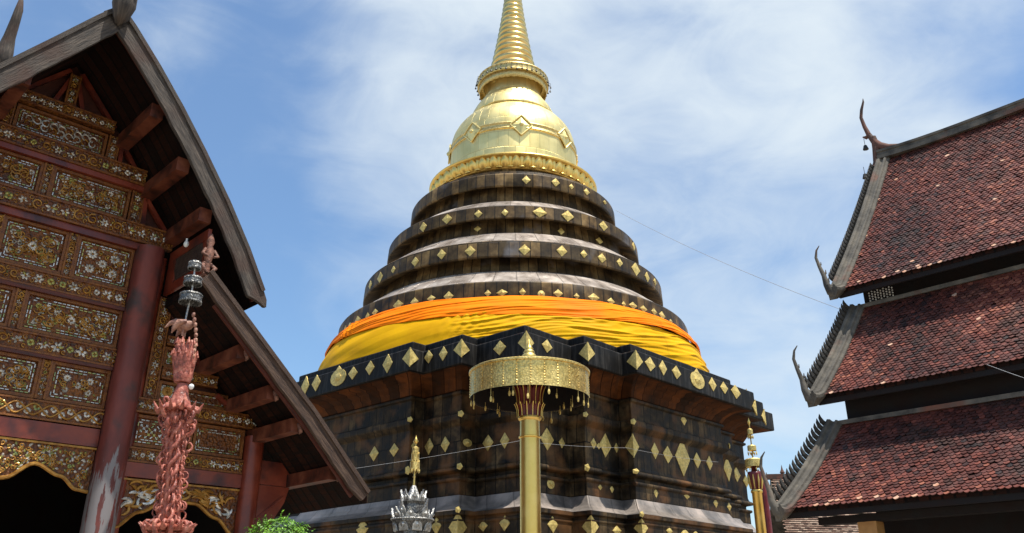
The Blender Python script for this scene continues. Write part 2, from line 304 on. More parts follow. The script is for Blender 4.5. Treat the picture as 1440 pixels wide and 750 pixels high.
# the patched roof copper is laid on corners only here and there
NS = 144
def ring(name, prof, mt, fn=None):
    b = MB(); b.lathe(prof, NS, fn=fn); o = b.build(name, mt, stupa, True)
    o.data.polygons.foreach_set('use_smooth', [True] * len(o.data.polygons))
    es = o.modifiers.new('edges', 'EDGE_SPLIT'); es.split_angle = R(28); return o
def wob(a, i): return .02 * mn.noise(Vector((cos(a) * 4, sin(a) * 4, i * .7)))
drum0 = ring('hidden_drum', [(10.2, 12.3), (10.15, 12.9), (9.8, 13.5), (9.3, 14.2), (9.3, 14.46)], M['ring_wall'])
drum0.name = 'lower_drum'
terr = []
terr.append(ring('terrace_ring', [(9.3, 14.46), (9.42, 14.47), (9.44, 14.52), (9.40, 15.3), (9.36, 15.36)], M['ring_wall'], wob))
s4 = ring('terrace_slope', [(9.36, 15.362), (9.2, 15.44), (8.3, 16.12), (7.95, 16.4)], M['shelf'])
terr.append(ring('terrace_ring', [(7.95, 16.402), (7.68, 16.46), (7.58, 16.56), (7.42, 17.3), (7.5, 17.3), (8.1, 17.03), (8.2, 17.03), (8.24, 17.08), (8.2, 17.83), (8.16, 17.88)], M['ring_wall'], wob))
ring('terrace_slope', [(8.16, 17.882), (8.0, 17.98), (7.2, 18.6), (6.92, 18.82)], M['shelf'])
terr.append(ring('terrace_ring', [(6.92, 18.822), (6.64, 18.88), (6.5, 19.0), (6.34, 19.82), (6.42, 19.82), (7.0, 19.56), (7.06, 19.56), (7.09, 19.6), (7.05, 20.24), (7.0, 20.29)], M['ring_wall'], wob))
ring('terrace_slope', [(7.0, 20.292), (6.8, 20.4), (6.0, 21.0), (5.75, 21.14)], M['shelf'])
terr.append(ring('terrace_ring', [(5.75, 21.142), (5.5, 21.2), (5.4, 21.32), (5.28, 22.2), (5.35, 22.2), (5.82, 21.93), (5.88, 21.94), (5.91, 22.0), (5.88, 22.66), (5.84, 22.72), (5.66, 22.76), (5.66, 22.84), (5.56, 22.9), (5.54, 23.0), (5.4, 23.06), (5.2, 23.1), (4.7, 23.3), (4.5, 23.7)], M['ring_wall'], wob))
# lotus ring
lb = MB(); lb.lathe([(4.45, 23.68), (4.62, 23.72), (4.6, 23.85), (4.7, 24.3), (4.86, 24.38), (4.94, 24.44), (4.94, 24.5), (4.86, 24.54), (3.95, 24.56), (3.75, 24.56)], NS)
NP = 48
for k in range(NP):
    for row, (z0, z1, r0, r1, hw, off, blg) in enumerate(((23.74, 24.44, 4.60, 4.84, .27, 0, .17), (23.78, 24.40, 4.58, 4.78, .2, .5, .08))):
        a = (k + off) / NP * 2 * pi; er = Vector((cos(a), sin(a), 0)); et = Vector((-sin(a), cos(a), 0)); rows = []
        for i in range(9):
            t = i / 8; w = hw * (.62, .86, .98, 1, .97, .88, .7, .42, .03)[i]; rr = r0 + (r1 - r0) * t
            rows.append([er * (rr + blg * sin(pi * min(1, t * .85 + .15)) * (1 - x * x) ** .8) + et * (w * x) + Vector((0, 0, z0 + (z1 - z0) * t)) for x in (-1, -.8, -.5, 0, .5, .8, 1)])
        lb.grid(rows, flip=False)
for k in range(NP):   # turned-out lower tips
    a = (k + .5) / NP * 2 * pi; er = Vector((cos(a), sin(a), 0))
    lb.pyr(er * 4.72 + Vector((0, 0, 23.75)), er + Vector((0, 0, -.3)), .2, .07, .1, sides=8)
lotus = lb.build('lotus_ring', M['gold'], stupa, True)
# bell
def dent(a, i): return .02 * mn.noise(Vector((cos(a) * 6, sin(a) * 6, i * .9)))
dprof = [(3.74, 24.56), (3.76, 25.0), (3.77, 25.8), (3.78, 26.5), (3.77, 27.0), (3.75, 27.35), (3.69, 27.7), (3.58, 28.05), (3.43, 28.35), (3.25, 28.62), (3.03, 28.88), (2.82, 29.08), (2.62, 29.22), (2.4, 29.3)]
bell = ring('bell_dome', dprof, M['gold_dome'], dent)
nk = ring('bell_neck', [(2.4, 29.3), (2.56, 29.34), (2.59, 29.4), (2.57, 29.48), (2.5, 29.7), (2.38, 29.98), (2.22, 30.24), (2.06, 30.46), (1.92, 30.7), (1.86, 30.78), (1.84, 30.86), (1.76, 30.92), (1.68, 31.2), (1.68, 31.5), (1.85, 31.9)], M['gold_dome'], dent)
# belt with big lozenges
def dr(z):
    for (r0, z0), (r1, z1) in zip(dprof, dprof[1:]):
        if z0 <= z <= z1: return r0 + (r1 - r0) * (z - z0) / (z1 - z0)
bb = MB()
bz = [26.72, 26.76, 27.06, 27.1]
bb.lathe([(dr(26.68), 26.68), (dr(26.7) + .07, 26.7), (dr(26.78) + .07, 26.78), (dr(26.8) + .03, 26.8), (dr(27.02) + .03, 27.02), (dr(27.04) + .07, 27.04), (dr(27.12) + .07, 27.12), (dr(27.14), 27.14)], NS)
bb.build('embossed_belt', M['gold_lace'] if False else M['gold_rough'], bell, True)
# direction towards the viewer in the stupa frame
def toview(ang):  # ang: 0 = straight at the camera, + = to the right
    a = -pi / 2 + ang + R(43); return a
for k in range(8):
    a0 = toview(R(7.) + k * 2 * pi / 8); p_ = MB()
    def on(da, zz, out=0.): r = dr(zz) + out; return Vector((r * cos(a0 + da), r * sin(a0 + da), zz))
    W2_ = .165; H2_ = .66; n_ = 8; cz = 26.91
    for s1 in (1, -1):
        for s2 in (1, -1):
            P = [on(s1 * W2_ * (1 - t / n_), cz + s2 * H2_ * t / n_, .075) for t in range(n_ + 1)]
            p_.tube(P, .042, 6)
            p_.face([on(s1 * W2_, cz, .05), on(0, cz, .17), on(0, cz + s2 * H2_, .05)][::s1 * s2])
    er = Vector((cos(a0), sin(a0), 0)); p_.pyr(on(0, cz, .12), er, .13, .13, .12, sides=10, back=.03)
    p_.build('belt_lozenge', M['gold_dome'], bell)
# collar with little bells
def scal(a, i): return 0
col_ = ring('collar', [(1.85, 31.86), (2.18, 31.82), (2.22, 31.84), (2.24, 31.9), (2.2, 31.96), (2.2, 32.22), (2.24, 32.28), (2.22, 32.34), (1.5, 32.42)], M['gold_rough'])
lc = MB(); rows = []
for i, (r, z) in enumerate(((2.1, 31.84), (2.08, 31.6), (2.06, 31.4))):
    rows.append([((r) * cos(j / 144 * 2 * pi), r * sin(j / 144 * 2 * pi), z + (-.05 * abs(sin(j * pi / 4)) if i == 2 else 0)) for j in range(144)])
lc.grid(rows, lambda i, j: (j * .09, i * .3), True); lo = lc.build('lace_fringe', M['gold_rough'], col_, True)
sl = lo.modifiers.new('thick', 'SOLIDIFY'); sl.thickness = .03
for k in range(44):
    a = k / 44 * 2 * pi; er = Vector((cos(a), sin(a), 0)); b = MB(); L = .18 + .22 * random.random(); zz = 32.24 - .05 * random.random()
    ex = er * (2.26 + .1 * random.random()); b.tube([er * 2.2 + Vector((0, 0, zz)), ex + Vector((0, 0, zz - .02)), ex + Vector((0, 0, zz - L))], .012, 4)
    b.lathe([(.01, 0), (.035, -.02), (.05, -.08), (.065, -.13), (.0, -.13)], 6, ex + Vector((0, 0, zz - L)))
    b.build('wind_bell', M['black_iron'], col_)
# ringed spire
sp = [(1.4, 32.42), (1.55, 32.5), (1.55, 32.72), (1.46, 32.8)]
z = 32.82; r = 1.50; k = 0
while r > .16:
    h = .30 + r * .14
    for t in range(7):
        q = t / 6; sp.append((r * (1 - .045 * q) - .10 * r + .10 * r * sin(pi * q) + .02, z + h * q))
    z += h; r *= .931; k += 1
    if z > 41.5: break
sp += [(r * .9, z), (r * 1.3, z + .3), (r * .8, z + .8), (.06, z + 2.0), (.001, z + 2.6)]
b = MB(); b.lathe(sp, 64); o = b.build('ringed_spire', M['gold_spire'], stupa, True); es = o.modifiers.new('edges', 'EDGE_SPLIT'); es.split_angle = R(50)
# ---- studs
INV = Matrix.Rotation(R(43), 4, 'Z') @ Matrix.Translation((-SX, -SY, 0))
def sight(x, y):
    o3 = INV @ CAMP; d3 = (INV.to_3x3() @ ray(x, y)); return o3, d3
def hit_cyl(x, y, r0):
    o3, d3 = sight(x, y); r = r0
    for _ in range(4):
        A = d3.x ** 2 + d3.y ** 2; B = 2 * (o3.x * d3.x + o3.y * d3.y); C = o3.x ** 2 + o3.y ** 2 - r * r; q = B * B - 4 * A * C
        if q < 0: q = 0
        t = (-B - sqrt(q)) / (2 * A); p = o3 + d3 * t
    return p, Vector((p.x, p.y, 0)).normalized(), (p - o3).length
def hit_plan(x, y, d):
    o3, d3 = sight(x, y); P = plan(d); best = None
    for i in range(len(P)):
        a, b_ = Vector(P[i]), Vector(P[(i + 1) % len(P)]); e = b_ - a; n = Vector((e.y, -e.x)).normalized()
        dn = d3.x * n.x + d3.y * n.y
        if dn >= -1e-6: continue
        t = ((a.x - o3.x) * n.x + (a.y - o3.y) * n.y) / dn; p = o3 + d3 * t; s_ = (Vector((p.x, p.y)) - a).dot(e) / e.length_squared
        ex = .12 / e.length
        if -ex <= s_ <= 1 + ex and t > 0 and (best is None or t < best[3]): best = (p, Vector((n.x, n.y, 0)), (p - o3).length, t)
    return best[:3] if best else None
def hit_corner(x, y, d):   # stud folded round an outer corner: snap to the nearest tip
    o3, d3 = sight(x, y); best = None
    h = Vector((d3.x, d3.y)).normalized()
    for (px, py) in plan(d):
        v = Vector((px - o3.x, py - o3.y)); t = v.dot(h); off = abs(v.x * h.y - v.y * h.x)
        if t > 0 and hypot(px, py) > 0 and t < 47 and (best is None or off < best[0]): best = (off, px, py, t)
    _, px, py, t = best; z = o3.z + d3.z * t / hypot(d3.x, d3.y)
    n = Vector((1 if px > 0 else -1, 1 if py > 0 else -1, 0)).normalized(); p = Vector((px, py, z))
    return p, n, (p - o3).length
studs = []
def S(par, mode, args, lst):
    for q in lst:
        x, y, hw, hh = q[:4]; kd = q[4] if len(q) > 4 else 'd'
        if mode == 'c': r = hit_cyl(x, y, args)
        elif kd == 'k': r = hit_corner(x, y, args)
        else: r = hit_plan(x, y, args)
        if r: studs.append((hw * hh, par, r, hw, hh, kd))
S(band, 'p', -.76, [(429.6, 543, 5, 12), (445, 539, 6, 11), (476, 531, 10, 11, 'r'), (496.6, 525, 6, 8), (520.6, 517.6, 6, 9), (545.4, 511.6, 7, 12), (579.4, 502.4, 12, 13, 'k'), (603, 502, 6, 9), (623.6, 497.6, 6, 10), (651.4, 490, 12, 12.5, 'k'), (703, 489.6, 9, 10), (738, 480, 12, 14, 'k'), (769, 487, 7, 9), (821.4, 495, 12, 13, 'k'), (891, 506.4, 12, 13, 'k'), (914, 512.4, 7, 10), (932, 517.6, 5, 10), (951, 524, 6, 9), (980.5, 535, 9, 11, 'r'), (1001.8, 540.8, 5, 9), (1018, 545.7, 5, 8), (1034.5, 551.4, 6, 9), (1052, 557, 7, 9, 'k'), (1067, 573, 7, 10, 'k'), (1085, 586, 7, 10, 'k')])
S(wall, 'p', .52, [(526.4, 638.3, 6, 9), (554.5, 633, 6, 9), (582, 628, 4, 6), (603.7, 628, 6, 10), (626.4, 625, 6, 10), (657, 623, 6, 5, 'r'), (686.5, 623, 7, 10), (710, 619.6, 6, 10), (769, 617.6, 9, 15), (789.8, 623, 4, 7), (834.4, 623.8, 4, 7), (841.7, 627.6, 3, 4), (851, 626.5, 8, 16), (866.6, 630, 3, 6), (891.8, 627, 10, 15, 'k'), (920.6, 634.4, 5, 10), (938.7, 639.6, 6, 11), (959.7, 643.5, 10, 24), (980, 647.6, 5, 10), (997.3, 651.4, 4, 9), (1023, 659.4, 5, 15), (1035.6, 667.3, 5, 9), (1049, 677, 4, 7), (774, 681, 5, 6, 'r'), (843.5, 685.4, 3, 4), (860, 688, 3, 5), (922, 693.4, 3, 6), (965.4, 698, 4, 4), (1006, 707.7, 3, 6), (1025, 713, 3, 5), (961, 591, 4, 7)])
S(wall, 'p', .27, [(574, 590, 4, 4, 'k'), (644, 582, 4.5, 4.5, 'k'), (822, 583, 4, 4, 'k'), (892, 593, 4, 4, 'k'), (1029, 627, 2.5, 4, 'k')])
S(wall, 'p', .33, [(571.7, 661.6, 4, 6, 'k'), (644.4, 656, 4.5, 4.5, 'k'), (826.5, 657.8, 4, 5, 'k'), (895.6, 663, 5, 4, 'k')])
S(low, 'p', -.12, [(510, 744, 8, 12), (614, 740, 6, 11), (640, 741, 13, 18, 'k'), (679.5, 740, 6, 6), (710, 736, 7, 9), (777, 738, 7, 10), (836, 740, 12, 14, 'k'), (867.3, 746.7, 6, 6), (908.6, 742, 10, 11, 'k'), (941, 747, 4, 5), (963, 750, 5, 6), (978, 752, 4, 6)])
S(low, 'p', -.22, [(641, 717, 4, 4.5, 'k'), (905.4, 723.3, 3.5, 4, 'k')])
S(terr[3], 'c', 5.9, [(740, 253.3, 6, 6), (781.3, 256.8, 6, 6), (803.5, 262.7, 3.5, 4), (824.8, 270, 4, 5), (850.4, 285, 2, 3)])
S(terr[2], 'c', 7.08, [(595.3, 319.6, 5, 7), (628.9, 308.3, 7, 7), (672.8, 301, 6, 6), (710, 299, 5, 5), (759, 299, 10, 8), (798.3, 304, 9, 8), (848.5, 318, 6, 7), (891, 347, 2, 6)])
S(terr[2], 'c', 6.46, [(671.6, 322, 5, 4), (789, 325.6, 5, 5), (842.7, 338.8, 5, 5)])
S(terr[1], 'c', 8.22, [(521, 401, 2.5, 6), (534.8, 390.4, 4, 8), (553.3, 379.6, 3, 5), (584, 368.3, 5, 7), (621.2, 358, 6, 7), (661.3, 353.2, 8, 8), (737.6, 351.5, 8, 8), (790, 353.2, 8, 8), (820.9, 357.5, 5, 6), (846.3, 363.3, 6, 7), (871.3, 369.5, 4, 6), (894, 378.9, 6, 9), (909.9, 390, 3, 7), (921, 397, 2, 5)])
S(terr[0], 'c', 9.42, [(486, 462, 2, 4), (492.4, 457, 2, 4), (503, 451, 4, 6), (517, 445, 3, 5), (527.6, 439.4, 4, 5), (560, 429, 7, 7), (583, 425, 6, 6), (606.6, 420, 6, 5), (631, 417, 7, 7), (686, 412.8, 5, 5), (706, 412, 8, 5), (734.8, 411, 5, 6), (761, 414, 5, 5, 'r'), (784.8, 413, 7, 6), (810.8, 416.8, 4, 4), (834.8, 418.8, 8, 6), (859, 424, 5, 5), (877, 428, 3, 4), (890, 430, 6, 5), (904.8, 434.8, 5, 5), (919.6, 438.8, 4, 5), (930.8, 444, 4, 6), (943, 452, 2, 3)])
studs.sort(key=lambda q: -q[0])
rest = {}
for i, (ar, par, (p, n, dist), hw, hh, kd) in enumerate(studs):
    sc = dist / 1200.; hx = hw * sc * 1.0; hz = hh * sc * 1.06
    v = Vector((p.x, p.y, 0)) - Vector((INV @ CAMP).to_2d().to_3d()); v.normalize(); f = max(.35, abs(v.dot(n)))
    if kd != 'k': hx /= f
    hx = min(hx, .62)
    b = MB() if i < 96 else rest.setdefault(par.name, (MB(), par))[0]
    if kd == 'r':
        b.pyr(p, n, hx, hz, .07, sides=14, back=.02); b.pyr(p + n * .04, n, hx * .45, hz * .45, .08, sides=8)
        if hz > .3: b.pyr(p + Vector((0, 0, hz * .9)) + n * .01, n, hx * .35, hz * .5, .05)
    elif kd == 'k' and hz > .22:   # folded sheet over the corner: two flat half-lozenges
        t1 = Vector((n.x, 0, 0)).normalized(); t2 = Vector((0, n.y, 0)).normalized(); up = Vector((0, 0, hz)); c = p + n * .05
        w = hx * 1.25; A = p - t1 * w + t2 * .035; B = p - t2 * w + t1 * .035
        for side, nn in ((A, t2), (B, t1)):
            b.face([c + up, c, side]); b.face([c, c - up, side])
            b.face([side, c + up, c + up - nn * .06, side - nn * .05]); b.face([side - nn * .05, c - up - nn * .06, c - up, side])
    else: b.pyr(p, n, hx * random.uniform(.94, 1.06), hz * random.uniform(.94, 1.06), .035 + .12 * min(hx, .25), back=.03, sides=4 if kd != 'k' else 5, up=(random.uniform(-.06, .06), random.uniform(-.06, .06), 1))
    if i < 96: b.build('gold_stud', M['gold_stud'], par)
br_ = MB()
for nm, (b, par) in rest.items():
    o_ = len(br_.v); br_.v += b.v; br_.f += [tuple(q + o_ for q in f) for f in b.f]; br_.uv += b.uv; br_.m += b.m; br_.a += b.a
if br_.v:
    o = br_.build('small_studs', M['gold_stud'], stupa); o['kind'] = 'stuff'

# ============================================================ CLOTH WRAPS
def ridged(x): return 1 - abs(2 * (x - math.floor(x)) - 1)
def wrap(name, label, mt, top, bot, foldf, n=1100, m=56):
    rows = []
    for i in range(m + 1):
        v = i / m; row = []
        for j in range(n):
            a = j / n * 2 * pi; va = (a - toview(0) + pi) % (2 * pi) - pi      # 0 = front, + = right
            rt, zt = top(va); rb, zb = bot(va)
            r = rt + (rb - rt) * v; z = zt + (zb - zt) * v
            r += .10 * sin(pi * v) + foldf(va, v)
            row.append((r * cos(a), r * sin(a), z))
        rows.append(row)
    b = MB(); b.grid(rows, lambda i, j: (j / n * 60, i / m * 1.5), True, flip=True)
    o = b.build(name, mt, None, True); o.location = (SX, SY, 0); o.rotation_euler = (0, 0, R(-43))
    s_ = o.modifiers.new('hem', 'SOLIDIFY'); s_.thickness = .03; s_.offset = -1
    tag(o, label, 'cloth'); return o
def nz(x, y, z=0): return mn.noise(Vector((x, y, z)))
def fold_y(va, v):
    f = 0
    # long near-horizontal pleats that fan and sag to the right, upright gathers where the cloth is pinned left of the middle
    right = min(1, max(0, (va + .28) / .12))
    w = nz(va * 2.2, v * 1.3) * .9
    t = v * 3.2 + w + va * 2.6
    f += .065 * right * (ridged(t) ** 3 - .3) * (1 - .25 * v)
    f += .034 * right * (ridged(v * 7.5 + nz(va * 3, v * 2, 4) * 1.6 + va * 5.5) - .5)
    gather = math.exp(-((va + .22) / .10) ** 2)
    f += .085 * gather * (ridged(va * 22 + v * 1.1 + nz(va * 6, v * 2, 8) * .7) - .3)
    swag = math.exp(-((va - .12) / .3) ** 2)
    f += .035 * swag * (ridged(v * 4 - va * va * 9 + nz(va * 4, v, 2)) - .4)
    f += (1 - right) * (.03 * nz(va * 5, v * 3, 3) + .018 * (ridged(v * 2.2 + va * 3) - .5))
    return f
def fold_o(va, v):
    t = v * 2.2 + va * 1.6 + nz(va * 1.8, v * 1.2, 7) * .9
    f = .05 * (ridged(t) ** 3 - .3) + .026 * (ridged(v * 5.5 + va * 4 + nz(va * 4, v * 3, 1)) - .5)
    kn = math.exp(-((va + .93) / .05) ** 2)
    f += .12 * kn * ridged(va * 26 - v * 1.2) + .02 * nz(va * 12, v * 4, 9)
    return f
def sidelift(va): return min(1, abs(va) / 1.1) ** 2
bot_wob = lambda va: .04 * nz(va * 5, 0, 5)
wrap('yellow_cloth', 'bright yellow satin cloth wound round the stupa below the orange one, above the black cornice', M['yellow'],
     lambda va: (9.98 - .16 * sidelift(va), 13.72 + .28 * sidelift(va) + .05 * nz(va * 3, 0, 2)), lambda va: (10.42 + .02 * nz(va * 4, 0, 0), 12.28), fold_y)
wrap('orange_cloth', 'orange satin cloth wound round the stupa just under its lowest bronze ring', M['orange'],
     lambda va: (9.52, 14.62 + .05 * nz(va * 3, 1, 3)), lambda va: (10.1 - .14 * sidelift(va), 13.56 + .32 * sidelift(va) + .10 * nz(va * 2, 3, 3) + .10 * max(0, va)), fold_o)

# ============================================================ RIGHT HALL
r_ = ray(1200, 715); h_ = hypot(r_.x, r_.y)
RO = (r_.x * 20 / h_, r_.y * 20 / h_, 0)
hall = thing('temple_hall', 'temple hall with three stacked roofs of dark red scale tiles and grey stucco edges', 'temple hall', RO, R(-46))
UEND = 12.
def smooth_poly(p0, p1, sag, n=12):   # roof line in (w,z) from top to eave with a hollow sag
    return [(p0[0] + (p1[0] - p0[0]) * i / n, p0[1] + (p1[1] - p0[1]) * i / n - sag * sin(pi * i / n)) for i in range(n + 1)]
def roof_side(name, top, eave, u0t, u0b, sag, tw=.125, ex=.088, far=False, uend=UEND, parent=None, side=-1, mt=None):
    line = smooth_poly(top, eave, sag, 24); L = [0]
    for a, b_ in zip(line, line[1:]): L.append(L[-1] + hypot(b_[0] - a[0], b_[1] - a[1]))
    def at(t):
        t = max(0, min(L[-1] - 1e-5, t)); i = 0
        while L[i + 1] < t: i += 1
        q = (t - L[i]) / (L[i + 1] - L[i]); a, b_ = line[i], line[i + 1]
        d = Vector((0, b_[0] - a[0], b_[1] - a[1])).normalized()
        return Vector((0, a[0] + (b_[0] - a[0]) * q, a[1] + (b_[1] - a[1]) * q)), d
    b = MB(); rows = int(L[-1] / ex)
    for ri in range(rows + 1):
        t = ri * ex; p, d = at(t); n = Vector((0, d.z, -d.y))
        if n.z < 0: n = -n
        us = u0t + (u0b - u0t) * t / L[-1] + .12; k = 0; u = us + (tw / 2 if ri % 2 else 0)
        while u < uend:
            j = random.uniform(-.012, .012); lift = .028 + random.uniform(-.008, .012); ln = ex * 1.55; w = tw * .485
            c = p + Vector((u + j, 0, 0)) + (d * random.uniform(.02, .06) if random.random() < .015 else d * 0); tl = random.uniform(-.035, .035)
            pr = mn.noise(Vector((u * .5, t * .6, name.__hash__() % 7 * 0 + top[1])))
            rnd = min(1, max(.02, random.gauss(.45, .15) + pr * .35)); mi = 0
            if random.random() < .0015 + .22 * max(0, mn.noise(Vector((u * 1.1, t * 1.3, 5 + top[1]))) - .42): mi = 1
            if t > L[-1] - ex * 1.5 and random.random() < .07: mi = 1
            shp = [(-w, 0), (w, 0), (w, ln * .62), (w * .55, ln * .88), (0, ln), (-w * .55, ln * .88), (-w, ln * .62)]
            topv = [c + Vector((x + tl * y, 0, 0)) + d * y + n * (.004 + lift * y / ln) for x, y in shp]
            b.face(topv, None, mi, rnd)
            lowv = [q - n * .016 for q in topv]
            for q in range(1, 6): b.face([topv[q + 1], topv[q], lowv[q], lowv[q + 1]], None, mi, rnd * .8)
            u += tw
    o = b.build(name, mt or [M['tile'], M['tile_pale']], parent)
    return o, line, L, at
def path3(line, ut, ub, off=0):
    n = len(line) - 1; out_ = []
    for i, (w, z) in enumerate(line):
        t = i / n; out_.append(Vector((ut + (ub - ut) * t, w, z)))
    return out_
def sweep(b, path, sec, nrmx=None, m=0):   # sec: list of (along +u, along roof normal)
    rows = []; n = len(path); L = [0]
    for i, p in enumerate(path):
        d = (path[min(i + 1, n - 1)] - path[max(i - 1, 0)]).normalized(); ux = Vector((1, 0, 0)); ux = (ux - d * ux.dot(d)).normalized(); nn = ux.cross(d)
        if nn.z < 0: nn = -nn
        rows.append([p + ux * x + nn * y for x, y in sec])
        if i: L.append(L[-1] + (p - path[i - 1]).length)
    b.grid(rows, lambda i, j: (L[i], j * .1), True, m); b.face(rows[0], None, m); b.face(rows[-1][::-1], None, m)
EDGE = [(x * .85, y) for x, y in [(-.10, -.22), (-.10, .10), (-.05, .17), (.05, .17), (.09, .10), (.17, .09), (.20, .15), (.27, .15), (.30, .08), (.36, .07), (.36, -.03), (.10, -.22)]]
tiers = [  # top(w,z), eave(w,z), u at top, u at eave, sag
    ((5.5, 14.15), (2.5, 9.45), -.02, -.72, .16),
    ((3.05, 9.0), (1.2, 6.50), -.55, -1.08, .10),
    ((1.65, 5.85), (0.0, 3.86), -.98, -1.62, .10)]
for ti, (tp, ev, ut, ub, sag) in enumerate(tiers):
    o, line, L, at = roof_side('roof_tier', tp, ev, ut, ub, sag, parent=hall)
    # board bed under the tiles, fascia and soffit, its colour darkened to stand for shade
    b = MB(); n = len(line)
    topr = [[(ut + (ub - ut) * i / (n - 1), w, z - .012), (UEND, w, z - .012)] for i, (w, z) in enumerate(line)]
    botr = [[(p[0][0], p[0][1] + .0, p[0][2] - .12), (p[1][0], p[1][1], p[1][2] - .12)] for p in topr]
    b.grid(topr, flip=True); b.grid(botr)
    b.face([topr[-1][0], topr[-1][1], botr[-1][1], botr[-1][0]]); b.face([topr[0][1], topr[0][0], botr[0][0], botr[0][1]])
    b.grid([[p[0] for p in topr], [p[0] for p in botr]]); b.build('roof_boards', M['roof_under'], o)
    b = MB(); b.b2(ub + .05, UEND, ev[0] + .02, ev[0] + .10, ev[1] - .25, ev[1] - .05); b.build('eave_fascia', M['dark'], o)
    # raised stucco edge
    pth = path3(line, ut, ub); tail = pth[-1]
    d = (pth[-1] - pth[-2]).normalized()
    pth = pth + [tail + Vector((-.04, -.10, -.07)), tail + Vector((-.08, -.18, -.09))]
    b = MB(); sweep(b, pth, EDGE); eo = b.build('stucco_edge', M['stucco'], o, False); eo.modifiers.new('b', 'BEVEL').width = .015
    # spiky flame fins along the outer edge
    tot = L[-1]; nf = int(tot / (.145 if ti else .16))
    for k in range(nf):
        t = (k + .6) / nf * tot * (.97 if ti else .9) + (.0 if ti else tot * .06); p, d = at(t); u = ut + (ub - ut) * t / tot
        nn = Vector((0, d.z, -d.y)); nn = nn if nn.z > 0 else -nn
        c = p + Vector((u - .07, 0, 0)) + nn * .12
        hgt = (.22 if ti else .14) * (1 + .25 * (k / nf)); b = MB()
        back = -d
        b.tube([c, c + nn * hgt * .45 + Vector((-.03, 0, 0)), c + nn * hgt * .8 + back * .05 + Vector((-.05, 0, 0)), c + nn * hgt + back * .13 + Vector((-.06, 0, 0))], [.065, .06, .04, .006], 5)
        b.build('flame_fin', M['fin'], eo)
    # horn at the eave corner
    c = pth[-1] + Vector((.02, 0, .0)); b = MB(); H = 1.0 if ti == 0 else 1.0
    hp = [c + Vector((.12, .12, -.10)), c + Vector((.0, -.0, .0)), c + Vector((-.06, -.04, .20)), c + Vector((-.09, -.05, .45)), c + Vector((-.16, -.07, .72)), c + Vector((-.21, -.09, .98)), c + Vector((-.17, -.08, 1.18)), c + Vector((-.08, -.06, 1.30))]
    b.tube(hp, [.13, .12, .085, .06, .048, .038, .026, .010], 9)
    for (i, s_) in ((2, .8), (3, .7), (4, .55)):
        q = hp[i]; b.tube([q, q + Vector((.08, .03, .08)) * s_, q + Vector((.09, .03, .22)) * s_], [.045 * s_, .035 * s_, .008], 6)
    b.build('eave_horn', M['stucco'], eo, True)
    if ti == 0:   # ridge and tall finial
        rp_ = [Vector((-.05 + (UEND + .05) * i / 20., tp[0], tp[1] + .08 + .10 * (1 - min(1, i / 4.)) ** 2 + (.0022 * (i / 20. * 12) ** 2))) for i in range(21)]
        b = MB(); rows = []
        for p in rp_: rows.append([p + Vector((0, y, z)) for y, z in ((-.18, -.16), (-.18, -.05), (-.13, -.03), (-.13, .05), (-.16, .07), (-.16, .14), (.16, .14), (.16, .07), (.13, .05), (.13, -.03), (.18, -.05), (.18, -.16))])
        b.grid(rows, lambda i, j: (i * .6, j * .1), True); b.face(rows[0][::-1]); b.face(rows[-1]); b.build('ridge_cap', M['stucco'], o)
        c = rp_[0] + Vector((0, 0, .1)); b = MB()
        fp = [c + Vector(q) for q in ((.62, 0, -.02), (.32, 0, .06), (.08, 0, .22), (-.06, 0, .46), (-.17, 0, .74), (-.25, 0, 1.06), (-.30, 0, 1.40), (-.24, 0, 1.66), (-.14, 0, 1.90), (-.13, 0, 2.02))]
        b.tube(fp, [.09, .12, .13, .095, .075, .06, .05, .045, .03, .008], 9)
        b.tube([c + Vector((-.05, 0, .6)), c + Vector((-.02, 0, .2)), c + Vector((-.10, 0, -.3)), c + Vector((-.16, -.25, -.7))], [.08, .13, .11, .09], 8)
        b.tube([c + Vector((-.1, 0, .72)), c + Vector((-.27, 0, .66)), c + Vector((-.36, 0, .72))], [.07, .06, .02], 6)
        fo = b.build('roof_finial', M['stucco_red'], o, True)
        for q in (c + Vector((-.34, 0, .66)), c + Vector((-.38, -.35, -.45))):
            b = MB(); b.tube([q, q - Vector((0, 0, .22))], .008, 4); b.lathe([(.01, 0), (.05, -.03), (.07, -.10), (.09, -.16), (0, -.16)], 8, q - Vector((0, 0, .22))); b.build('finial_bell', M['black_iron'], fo)
    else:   # flat flashing along the top of the tier where it meets the wall above
        b = MB(); b.b2(ut + .05, UEND, tp[0] - .13, tp[0] + .05, tp[1] - .07, tp[1] + .03); eo2 = b.build('wall_flashing', M['stucco'], o)
# far slope of the top roof, walls between tiers, end gables, posts
b = MB(); b.face([(0, 5.5, 14.2), (UEND, 5.5, 14.2), (UEND, 8.5, 9.5), (-.7, 8.5, 9.5)]); b.build('back_slope', M['far_tile'], hall)
b = MB(); b.face([(-.6, 7.9, 9.1), (UEND, 7.9, 9.1), (UEND, 9.8, 6.5), (-1.1, 9.8, 6.5)]); b.build('back_slope', M['far_tile'], hall)
b = MB(); b.face([(-1, 9.3, 5.9), (UEND, 9.3, 5.9), (UEND, 11., 3.86), (-1.6, 11, 3.86)]); b.build('back_slope', M['far_tile'], hall)
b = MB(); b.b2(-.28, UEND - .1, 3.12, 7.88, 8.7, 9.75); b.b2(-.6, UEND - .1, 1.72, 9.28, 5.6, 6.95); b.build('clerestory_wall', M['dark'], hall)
b = MB(); b.face([(.25, 2.8, 9.7), (.25, 8.2, 9.7), (.25, 5.5, 13.9)]); b.face([(.3, 2.8, 9.7), (.3, 8.2, 9.7), (.3, 5.5, 13.9)][::-1]); b.build('gable_panel', M['dark'], hall)
